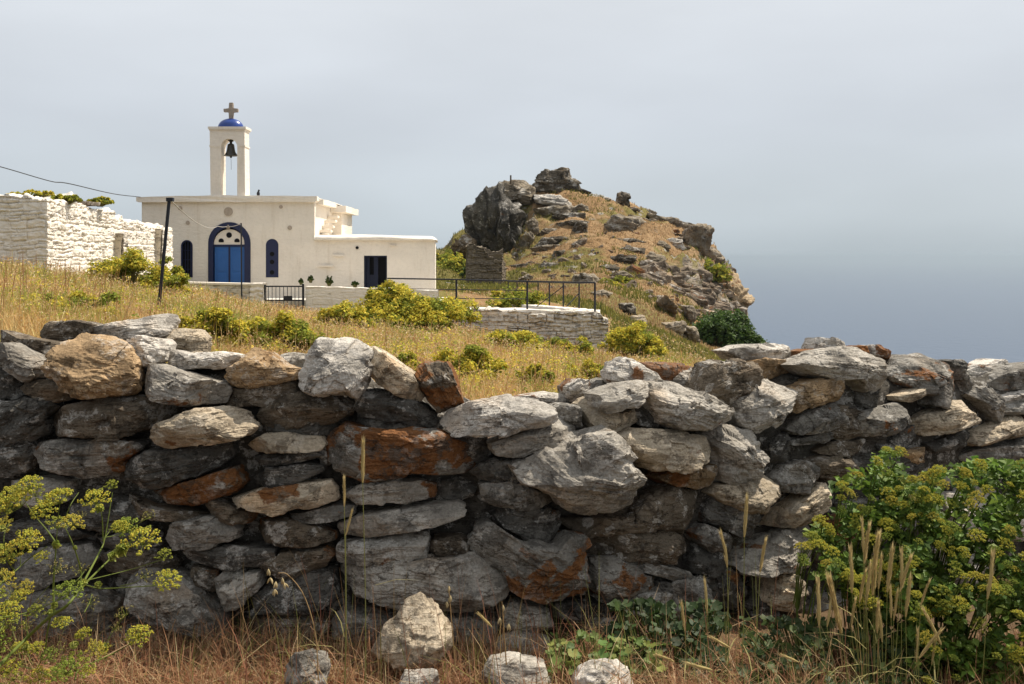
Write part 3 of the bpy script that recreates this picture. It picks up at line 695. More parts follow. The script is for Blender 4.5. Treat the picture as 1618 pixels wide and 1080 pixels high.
bm = bmesh.new(); prism(bm, disc_pts(cx(564.5), cz(391), 2.4/S, 10), YF-.05, YF+.02); mesh_bm('drain_hole', bm, M['dark_hole'], chapel, loc=bl)
# bell tower
TD = .62
bm = bmesh.new()
op = arch(cx(349), cx(375), cz(309), cz(232), 18)
outl = [(cx(333), cz(309)), (cx(331.5), cz(204)), (cx(386.5), cz(204)), (cx(387.5), cz(309))]
poly = outl[:2]+outl[2:]+op[::-1]
vs = poly
bm2 = bmesh.new(); A_ = [bm2.verts.new((x, YF-.02, z)) for x, z in vs]; ed = [bm2.edges.new((A_[i], A_[(i+1) % len(A_)])) for i in range(len(A_))]
bmesh.ops.triangle_fill(bm2, use_beauty=True, edges=ed); fr = bm2.faces[:]; mpv = {v: bm2.verts.new((v.co.x, YF-.02+TD, v.co.z)) for v in A_}
for f in fr: bm2.faces.new([mpv[v] for v in reversed(f.verts)])
for i in range(len(A_)): a, b = A_[i], A_[(i+1) % len(A_)]; bm2.faces.new((a, b, mpv[b], mpv[a]))
bm.free(); tower = mesh_bm('bell_tower', bm2, M['plaster'], chapel, loc=bl)
def sub(o): o.location = (0, 0, 0); return o
bm = bmesh.new(); bx(bm, cx(329.5), cx(389.5), YF-.09, YF+TD+.06, cz(203.8), cz(200)); bx(bm, cx(330.8), cx(388), YF-.055, YF+TD+.03, cz(206), cz(203.9)); sub(mesh_bm('tower_cornice', bm, M['plaster'], tower, loc=bl))
for a_, b_ in ((331.3, 348.9), (375.1, 388)):
    bm = bmesh.new(); bx(bm, cx(a_), cx(b_), YF-.045, YF+TD-.004, cz(231.5), cz(229)); sub(mesh_bm('string_course', bm, M['plaster'], tower, loc=bl))
th = np.linspace(0, math.pi/2, 14); ph = np.linspace(0, 2*math.pi, 40, endpoint=False); cc0 = Vector((cx(361), YF+.29, cz(200)))
V = [(cc0.x+.46*math.cos(a)*math.cos(b), cc0.y+.34*math.cos(a)*math.sin(b), cc0.z+.34*math.sin(a)+.002) for a in th for b in ph]
idx = np.arange(13)[:, None]*40+np.arange(40)[None]; j2 = np.arange(13)[:, None]*40+((np.arange(40)+1) % 40)[None]
dome = sub(mesh_np('dome', V, np.stack([idx, j2, j2+40, idx+40], -1).reshape(-1, 4), M['dome_blue'], tower, True, bl))
bm = bmesh.new(); Yc = YF+.29
prism(bm, [(cx(u_), cz(v_)) for u_, v_ in ((358.6, 190), (358.9, 175), (350.5, 175.2), (350, 169.8), (359, 169.6), (359, 160.2), (365, 160), (364.8, 169.5), (373, 169.6), (373.2, 175), (364.8, 175.2), (365.4, 190))], Yc-.07, Yc+.07)
bmesh.ops.bevel(bm, geom=bm.edges[:], offset=.012, segments=2, affect='EDGES'); sub(mesh_bm('cross', bm, M['cross_stone'], tower, loc=bl))
# bell hanging in the arch
prof = [(0, 0), (.045, 0), (.05, -.05), (.11, -.07), (.125, -.14), (.14, -.26), (.165, -.36), (.215, -.44), (.25, -.48), (.25, -.50), (.2, -.5), (.13, -.36), (.09, -.1), (0, -.09)]
V = []; nn = 28; b0 = Vector((cx(361.3), YF+.29, cz(223)))
for r_, z_ in prof: V += [(r_*math.cos(a), r_*math.sin(a), z_) for a in np.linspace(0, 2*math.pi, nn, endpoint=False)]
idx = np.arange(len(prof)-1)[:, None]*nn+np.arange(nn)[None]; j2 = np.arange(len(prof)-1)[:, None]*nn+((np.arange(nn)+1) % nn)[None]
bell = mesh_np('bell', V, np.stack([idx, j2, j2+nn, idx+nn], -1).reshape(-1, 4), M['bronze'], None, True); bell.location = b0
tag(bell, 'dark bronze church bell hanging inside the white tower arch', 'bell')
bm = bmesh.new(); bx(bm, -.05, .05, -.05, .05, .003, .125); bx(bm, -.085, .085, -.07, .07, .03, .08); bmesh.ops.bevel(bm, geom=bm.edges[:], offset=.01, segments=1, affect='EDGES'); mesh_bm('yoke', bm, M['bronze'], bell)
v, q = tube_np([(0, 0, -.2), (0, 0, -.5), (0, 0, -.53), (0, 0, -.56), (0, 0, -.575)], [.012, .014, .04, .04, .005], 10); mesh_np('clapper', v, q, M['bronze'], bell)
v, q = tube_np([(0, 0, -.56), (.01, .0, -.75), (.012, 0, -1.0)], .006, 5); mesh_np('bell_rope', v, q, M['cable'], bell)
# small dark pigeon-sized finial and roof mounds
bm = bmesh.new(); bmesh.ops.create_uvsphere(bm, u_segments=10, v_segments=8, radius=.06); bmesh.ops.scale(bm, verts=bm.verts[:], vec=(1, .8, 1.7)); bmesh.ops.translate(bm, verts=bm.verts[:], vec=(0, 0, .10))
bmesh.ops.create_uvsphere(bm, u_segments=8, v_segments=6, radius=.04, matrix=Matrix.Translation((.02, 0, .22)))
o = mesh_bm('roof_finial', bm, M['iron'], None, True); o.location = (cx(407), YF+.1, cz(310)); tag(o, 'tiny dark knob standing on the chapel roof edge right of the tower', 'finial')

# ------------------------------------------------------------------ patio walls, gate, terrace, railing
def rtag(o, label, cat, group=None): return tag(o, label, cat, group)
YP = 33.0
pz = lambda v: ZV(v, YP); px_ = lambda u: XU(u, YP)
o = rubble_wall('patio_wall', (px_(236), YP), (px_(395), YP), lambda f: pz(445)+f*(pz(448.5)-pz(445)), lambda f: .35-f*.5, .45, M['grey_rubble'], None, (.36, .16), .03, .022, .01, 3)
rtag(o, 'low grey stone patio wall left of the iron gate', 'wall')
bm = bmesh.new(); bx(bm, px_(236), px_(396), YP-.05, YP+.48, pz(448)+.02, pz(445.3)+.03)
for vtx in bm.verts: vtx.co.z += (vtx.co.x-px_(236))/(px_(396)-px_(236))*(pz(448.5)-pz(445))
mesh_bm('coping', bm, M['plaster'], o)
o = rubble_wall('gate_pier', (px_(395.5), YP-.06), (px_(416), YP-.06), pz(447), -.4, .55, M['white_rubble'], None, (.5, .24), .05, .022, .01, 8)
rtag(o, 'whitewashed gate pier at the end of the low patio wall', 'pier')
o = rubble_wall('patio_wall', (px_(483), YP), (px_(692), YP), lambda f: pz(452)+f*(pz(458)-pz(452)), lambda f: -.35-f*.4, .45, M['white_rubble'], None, (.42, .18), .022, .022, .01, 13)
rtag(o, 'low whitewashed patio wall between the iron gate and the railing', 'wall')
bm = bmesh.new(); bx(bm, px_(230), px_(700), YP+.5, YF+.02, GB-.5, cz(470)+.02); tag(mesh_bm('patio', bm, M['concrete']), kind='structure')
bm = bmesh.new(); bx(bm, px_(417), px_(483), YP-.6, YP+.46, pz(506)-.3, pz(501)); bx(bm, px_(448), px_(478), YP-1.6, YP-.7, pz(514)-.3, pz(508.5)); bmesh.ops.bevel(bm, geom=bm.edges[:], offset=.03, segments=2, affect='EDGES'); tag(mesh_bm('path', bm, M['concrete']), kind='structure')
gate = empty('garden_gate', (px_(449), YP-.05, pz(497)), 'black iron bar gate standing between two patio walls', 'gate')
def tubes(name, segs, r, mat, parent=None, n=8, loc=None):
    A = Acc()
    for a, b in segs: v, q = tube_np([a, b], r, n); A.add(v, q)
    return A.build(name, mat, parent, True, loc)
gl = gate.location
for a_, b_, c_ in ((418, 420.6, 449.5), (478, 481, 448)):
    bm = bmesh.new(); bx(bm, px_(a_), px_(b_), YP-.085, YP-.015, pz(500), pz(c_)); mesh_bm('gate_post', bm, M['iron'], gate, loc=gl)
bm = bmesh.new()
for v_ in (452, 474, 495): bx(bm, px_(420.8), px_(477.8), YP-.07, YP-.03, pz(v_)-.022, pz(v_)+.022)
mesh_bm('gate_rail', bm, M['iron'], gate, loc=gl)
for u_ in np.linspace(425, 473, 9):
    v, q = tube_np([(px_(u_), YP-.085, pz(496)), (px_(u_), YP-.085, pz(451))], .011, 6); mesh_np('gate_bar', v, q, M['iron'], gate, True, gl)
bm = bmesh.new(); bx(bm, px_(449), px_(463), YP-.115, YP-.098, pz(474), pz(467)); mesh_bm('lock_plate', bm, M['iron'], gate, loc=gl)

YT = 27.0
tz = lambda v: ZV(v, YT); tx = lambda u: XU(u, YT)
o = rubble_wall('terrace_wall', (tx(686), YT), (tx(961), YT-.1), lambda f: tz(488.5)+f*(tz(494)-tz(488.5))-.18*np.clip((f-.955)/.02, 0, 1), lambda f: -.7-f*.55, .95, M['grey_rubble'], None, (.36, .15), .13, .016, .07, 21, batter=.05)
rtag(o, 'rough whitewashed rubble terrace wall carrying the black railing', 'wall')
bm = bmesh.new(); bx(bm, tx(688), tx(945), YT+.05, YT+.98, tz(489.5)-.1, tz(487.2))
for vtx in bm.verts: vtx.co.z += (vtx.co.x-tx(688))/(tx(945)-tx(688))*(tz(493)-tz(488))
bmesh.ops.bevel(bm, geom=bm.edges[:], offset=.03, segments=2, affect='EDGES'); weather(bm, 16, .05); mesh_bm('coping', bm, M['plaster'], o)
q0 = (XU(948, 27.95), 27.95); q1 = (XU(812, 36), 36.0)
o = rubble_wall('terrace_wall', q1, q0, lambda f: ZV(478, 36)+f*(ZV(489, 28)-ZV(478, 36)), -1.6, .5, M['plaster'], None, (.5, .3), .015, .04, .01, 5, ndir=-1)
rtag(o, 'plain white side wall running back from the terrace corner', 'wall')
rail = empty('metal_railing', tuple(P(833, 490, YT+.3)), 'black metal three-bar railing along the front of the terrace', 'railing')
rl = rail.location; Yr = YT+.3
for u_, v0, v1 in ((721, 441, 491), (833, 444, 493), (940, 446, 495)):
    v, q = tube_np([P(u_, v1, Yr), P(u_, v0, Yr)], .028, 8); mesh_np('post', v, q, M['iron'], rail, True, rl)
for (a, b, c_) in ((440, 444, 446), (456, 458.5, 0), (470, 472, 0)):
    pts = [P(612, a-.5, Yr), P(721, a+1.2, Yr), P(833, b, Yr)]+([P(940, c_, Yr)] if c_ else [])
    v, q = tube_np(pts, .022 if c_ else .014, 6); mesh_np('rail', v, q, M['iron'], rail, True, rl)
rail2 = empty('metal_railing', tuple(P(868, 480, 32)), 'thin black side railing with diagonal braces receding behind the terrace corner', 'railing')
rl = rail2.location
ps = [(915, 447, 484, 29), (890, 446.5, 482, 31), (868, 446, 479.5, 33), (850, 445.5, 477, 34.6)]
for u_, v0, v1, y_ in ps:
    v, q = tube_np([P(u_, v1+3, y_), P(u_, v0, y_)], .022, 8); mesh_np('post', v, q, M['iron'], rail2, True, rl)
for u_, v0, v1, y_ in ((817, 445, 470, 39), (803, 444.5, 468, 41)):
    v, q = tube_np([P(u_, v1+6, y_), P(u_, v0, y_)], .022, 8); mesh_np('post', v, q, M['iron'], rail2, True, rl)
v, q = tube_np([P(938, 446.5, 27.4)]+[P(u_, v0, y_) for u_, v0, v1, y_ in ps]+[P(817, 445, 39), P(803, 444.5, 41)], .02, 6); mesh_np('rail', v, q, M['iron'], rail2, True, rl)
for a, b in ((P(915, 463, 29), P(895, 484, 28.7)), (P(890, 452, 31), P(848, 484, 31.5))):
    v, q = tube_np([a, b], .014, 6); mesh_np('brace', v, q, M['iron'], rail2, True, rl)

# ------------------------------------------------------------------ whitewashed ruin on the left
def uY(u, Y): return (XU(u, Y), Y)
near = np.array(uY(75, 20.0)); farp = np.array(uY(273, 33.2))
left0 = np.array(uY(-70, 20.0)); La = np.linalg.norm(near-left0); Lb = np.linalg.norm(farp-near); fcr = La/(La+Lb)
def ruin_top(f):
    a_ = np.clip(f/fcr, 0, 1); b_ = np.clip((f-fcr)/(1-fcr), 0, 1)
    return ZV(309, 20)+a_*(ZV(313, 20)-ZV(309, 20))-.28*b_+.07*np.sin(b_*7)+.05*np.sin(f*31)
o = rubble_wall('ruin_wall', left0, farp, ruin_top, lambda f: 1.0-.75*np.clip((f-fcr)/(1-fcr), 0, 1), .6, M['white_rubble'], None, (.30, .115), .05, .017, .09, 31, via=near)
rtag(o, 'whitewashed rubble wall turning a corner left of the chapel, its right face sunlit', 'wall')
for lab, fa, fb, v0, v1 in (('rough stone pilaster nearer the middle of the sunlit ruin wall', .41, .445, 368, 425), ('rough stone pilaster at the far end of the sunlit ruin wall', .785, .825, 362, 420)):
    a = near+(farp-near)*fa; b = near+(farp-near)*fb; dd = (farp-near)/np.linalg.norm(farp-near); nn_ = np.array([dd[1], -dd[0]])*.22
    o = rubble_wall('stone_pilaster', a+nn_, b+nn_, ZV(v0, a[1]), .3, .26, M['grey_rubble'], None, (.45, .14), .05, .02, .03, int(fa*100))
    rtag(o, lab, 'pilaster')
# earth filling behind the ruin walls, level with their tops
bm = bmesh.new()
pl = [(near[0]-.3, 20.5), (farp[0]-.3, 33.2), (-24, 34), (-16, 20.6)]
a = [bm.verts.new((x, y, .5)) for x, y in pl]; b = [bm.verts.new((x, y, 2.50-(y-20)*.03)) for x, y in pl]
bm.faces.new(b)
for i in range(4): bm.faces.new((a[i], a[(i+1) % 4], b[(i+1) % 4], b[i]))
o = mesh_bm('earth_fill', bm, bpy.data.materials['dry_soil']); tag(o, kind='structure')
bm = bmesh.new(); c0 = P(128, 321, 23.2); bx(bm, c0.x-.30, c0.x+.30, c0.y-.35, c0.y+.35, c0.z-.05, c0.z+.04)
bmesh.ops.subdivide_edges(bm, edges=bm.edges[:], cuts=3, use_grid_fill=True)
for vtx in bm.verts: vtx.co += Vector((0.04, .04, .02))*float(perlin(np.array(vtx.co)*3))
o = mesh_bm('flat_slab', bm, M['stone'], smooth=True); o.color = (.22, .19, .16, 0); tag(o, 'flat dark slab lying on top of the white ruin wall', 'slab')

# ------------------------------------------------------------------ poles and wires
top = P(267.5, 314, 12.0); foot = P(249, 505, 12.0)
v, q = tube_np([foot, top], [.021, .021], 8); pole = mesh_np('utility_pole', v, q, M['iron'], None, True, tuple(foot)); tag(pole, 'thin black leaning metal pole in the dry grass', 'pole')
bm = bmesh.new(); bx(bm, top.x-.03, top.x+.05, top.y-.03, top.y+.03, top.z-.03, top.z+.015); mesh_bm('pole_bracket', bm, M['iron'], pole, loc=tuple(foot)).location = (0, 0, 0)
foot = P(382, 478, 31.5); top2 = P(381, 352, 31.5)
v, q = tube_np([foot, top2], .024, 8); o = mesh_np('utility_pole', v, q, M['iron'], None, True, tuple(foot)); tag(o, 'thin straight black pole in front of the blue chapel door', 'pole')
lampp = P(360.5, 357, YF-.03)
def sag(a, b, s, n=24):
    t_ = np.linspace(0, 1, n)[:, None]; p = np.array(a)*(1-t_)+np.array(b)*t_; p[:, 2] -= s*4*(t_*(1-t_))[:, 0]; return p
A = Acc()
v, q = tube_np(sag(top, P(344, 357, 33), .18), .007, 5); A.add(v, q); v, q = tube_np(sag(P(344, 357, 33), lampp, .03, 8), .009, 5); A.add(v, q)
v, q = tube_np(sag(lampp, top2, .05, 12), .011, 5); A.add(v, q)
o = A.build('overhead_wire', M['cable']); tag(o, 'thin pale wire sagging from the leaning pole past the arched doorway', 'wire')
o.data.materials[0] = simple('pale_wire', (.45, .42, .38), .7)
v, q = tube_np(spline([P(-60, 250, 12), P(0, 263, 14), P(80, 286, 18), P(110, 290, 20), P(180, 306, 27), P(222, 311, 36)], 60), np.linspace(.006, .013, 60), 5); o = mesh_np('overhead_wire', v, q, M['cable']); tag(o, 'dark cable crossing the sky from the left edge to the chapel roof', 'wire')
bm = bmesh.new(); bmesh.ops.create_uvsphere(bm, u_segments=12, v_segments=8, radius=.07, matrix=Matrix.Translation((0, 0, -.05))); bx(bm, -.03, .03, -.02, .1, .0, .05)
o = mesh_bm('wall_lamp', bm, M['cross_stone'], None, True); o.location = lampp; tag(o, 'small lamp over the arched chapel doorway', 'lamp')
# ------------------------------------------------------------------ stones
def resample(pts, n):
    pts = np.asarray(pts, float); p = np.vstack([pts, pts[:1]]); d = np.hypot(*np.diff(p, axis=0).T); s = np.concatenate([[0], np.cumsum(d)])
    t_ = np.linspace(0, s[-1], n, endpoint=False)
    return np.stack([np.interp(t_, s, p[:, 0]), np.interp(t_, s, p[:, 1])], -1)
def rock(name, outline, front, back, mat, seed, n=96, m=52, rough=1.0, facets=6, bedang=None, bed=1.0, topf=None, up=0.0, chipa=.030, chipw=(1, 1, 1.35)):
    """closed solid from an outline (x, z) in its own upright plane; bulges `front` towards -y and `back` towards +y, faceted by planes,
    layered along its bedding"""
    g = np.random.default_rng(seed)
    o = np.asarray(outline, float)
    # soften corners slightly, keep the outline
    o = resample(o, n); k = np.array([.03, .94, .03])
    o = k[0]*np.roll(o, 1, 0)+k[1]*o+k[2]*np.roll(o, -1, 0)
    area = 0.5*np.sum(o[:, 0]*np.roll(o[:, 1], -1)-np.roll(o[:, 0], -1)*o[:, 1])
    if area < 0: o = o[::-1]; area = -area
    c = o.mean(0); r = o-c
    ev, evec = np.linalg.eigh(np.cov(r.T)); size = math.sqrt(area); small = 2*math.sqrt(max(ev[0], 1e-9))*1.7
    ax = evec[:, 1]; ang = math.atan2(ax[1], ax[0]) if bedang is None else bedang
    if math.cos(ang) < 0: ang += math.pi
    e = .30
    phi = np.linspace(0, math.pi, 2000); s = np.sin(phi)**e; d = np.sign(np.cos(phi))*np.abs(np.cos(phi))**e
    hr = small*.5
    arc = np.concatenate([[0], np.cumsum(np.hypot(np.diff(s)*hr, np.diff(d)*np.where(d[1:] > 0, front, back*.45)))])
    ts = np.linspace(0, arc[-1], m); s = np.interp(ts, arc, s); d = np.interp(ts, arc, d)
    s[0] = s[-1] = 0.02
    # drift the inner rings so that the high point is off-centre
    sh = g.normal(0, .10, 2)*small
    P3 = np.empty((m, n, 3))
    P3[..., 0] = c[0]+r[None, :, 0]*s[:, None]+(sh[0]*(1-s))[:, None]
    P3[..., 2] = c[1]+r[None, :, 1]*s[:, None]+(sh[1]*(1-s))[:, None]
    P3[..., 1] = -np.where(d > 0, front*d, back*d)[:, None]
    V = P3.reshape(-1, 3); cen = np.array([c[0], 0, c[1]])
    # flat cleavage faces
    planes = [(np.array([g.normal(0, .22)+.22*up, -1.0, g.normal(-.07, .17)+.42*up]), g.uniform(.50, .68))]
    if topf is not None: planes.append((np.array([g.normal(.1, .18), -.62, topf]), g.uniform(.46, .62)))
    for _ in range(facets):
        a = g.uniform(0, 2*math.pi); planes.append((np.array([math.cos(a)*.9, -g.uniform(.45, 1.3), math.sin(a)*.9]), g.uniform(.64, .88)))
    for nn_, q in planes:
        nn_ = nn_/np.linalg.norm(nn_); h = (V-cen)@nn_; lim = q*h.max(); ex = np.maximum(0, h-lim)
        V = V-nn_*(ex*.94)[:, None]
    # outward direction for displacement
    N = V-cen; N[:, 1] *= 1.5; N /= np.linalg.norm(N, axis=1)[:, None]+1e-9
    w = V/size
    bdir = np.array([-math.sin(ang), .25*g.normal(), math.cos(ang)]); bdir /= np.linalg.norm(bdir)
    bl_ = V@bdir; off = g.uniform(0, 90)
    lay = small/g.uniform(6, 11)
    bw = bl_/lay+.55*perlin(w*2.2+off)
    k0 = np.floor(bw); fr = bw-k0; fr = np.clip((fr-.5)*5.5+.5, 0, 1); fr = fr*fr*(3-2*fr)
    hsh = lambda kk: _perm[(kk.astype(int)+int(off)*3) & 255]/255.0
    step = hsh(k0)*(1-fr)+hsh(k0+1)*fr-.5
    prj = V-np.outer(bl_, bdir)
    slab = perlin((prj/size)*2.2+np.outer(k0*3.7, [1, 1, 1])+off)
    # chipped facets: each vertex follows the tilted plane of its nearest chip
    sd_ = V[g.integers(0, len(V), 26)]; tl = g.normal(0, .30, (26, 3)); of_ = g.normal(0, .020*small, 26)
    wv = V+(fbm(w*4+off+5, 2)*.05*size)[:, None]
    D2 = ((wv[:, None]-sd_[None])*np.array(chipw))**2; D2 = D2.sum(-1); kk = D2.argmin(1)
    chip = np.clip(np.einsum('ij,ij->i', V-sd_[kk], tl[kk]), -chipa*small, chipa*small)+of_[kk]*chipa/.05
    disp = fbm(w*1.7+off, 3)*.032*size+step*.050*small*bed+slab*.04*small*bed
    ridg = 1-np.abs(fbm(np.stack([w@np.array([math.cos(ang), 0, math.sin(ang)])*3, w[:, 1]*3, bl_/size*16], -1)+off, 3))
    disp += (ridg-.75)*.018*small*bed+fbm(w*9+off, 4, .6)*.012*size+chip
    V = V+N*(disp*rough)[:, None]
    idx = np.arange(m-1)[:, None]*n+np.arange(n)[None]; j2 = np.arange(m-1)[:, None]*n+((np.arange(n)+1) % n)[None]
    q = np.stack([idx, j2, j2+n, idx+n], -1).reshape(-1, 4)[:, ::-1]
    V = np.vstack([V, V[:n].mean(0), V[-n:].mean(0)]); a = np.arange(n); b = (a+1) % n
    cap = np.concatenate([np.stack([b, a, np.full(n, m*n)], -1), np.stack([a+(m-1)*n, b+(m-1)*n, np.full(n, m*n+1)], -1)])[:, ::-1]
    return mesh_np(name, V, [q, cap], mat, None, True)

REG = {'a': (0, 480, 3.6), 'b': (400, 500, 3.6), 'c': (800, 520, 3.6), 'd': (1200, 520, 3.6), 'p': (0, 0, 1), 'h': (680, 250, 4.696), 'k': (920, 280, 3.6)}
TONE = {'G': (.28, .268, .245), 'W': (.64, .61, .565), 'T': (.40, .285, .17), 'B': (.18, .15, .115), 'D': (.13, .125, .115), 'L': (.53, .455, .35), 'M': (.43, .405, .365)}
def parse(line):
    head, pts, label = line.split('|')
    d, tone, orange = head.split()[:3]; ex = head.split()[3:]
    reg, body = pts.strip()[0], pts.strip()[1:]
    ox, oy, sc = REG[reg]; nums = [float(x) for x in body.replace(',', ' ').split()]
    p = np.array(nums).reshape(-1, 2)/sc+np.array([ox, oy])
    return float(d), tone, float(orange), p, label.strip(), ex
WU = np.array([-400, 0, 800, 1000, 1250, 1618, 2000], float); WY = np.array([3.95, 3.95, 4.0, 4.15, 4.5, 5.15, 6.1])
BAT = 0.13
def wall_y0(u): return np.interp(u, WU, WY)
def wall_pt(u, v, d=0.0):
    u = np.asarray(u, float); v = np.asarray(v, float)
    Y = (wall_y0(u)+d+BAT*ZC)/(1+BAT*(v-VH)/F)
    return np.stack([(u-UC)/F*Y, Y, ZC-(v-VH)/F*Y], -1)
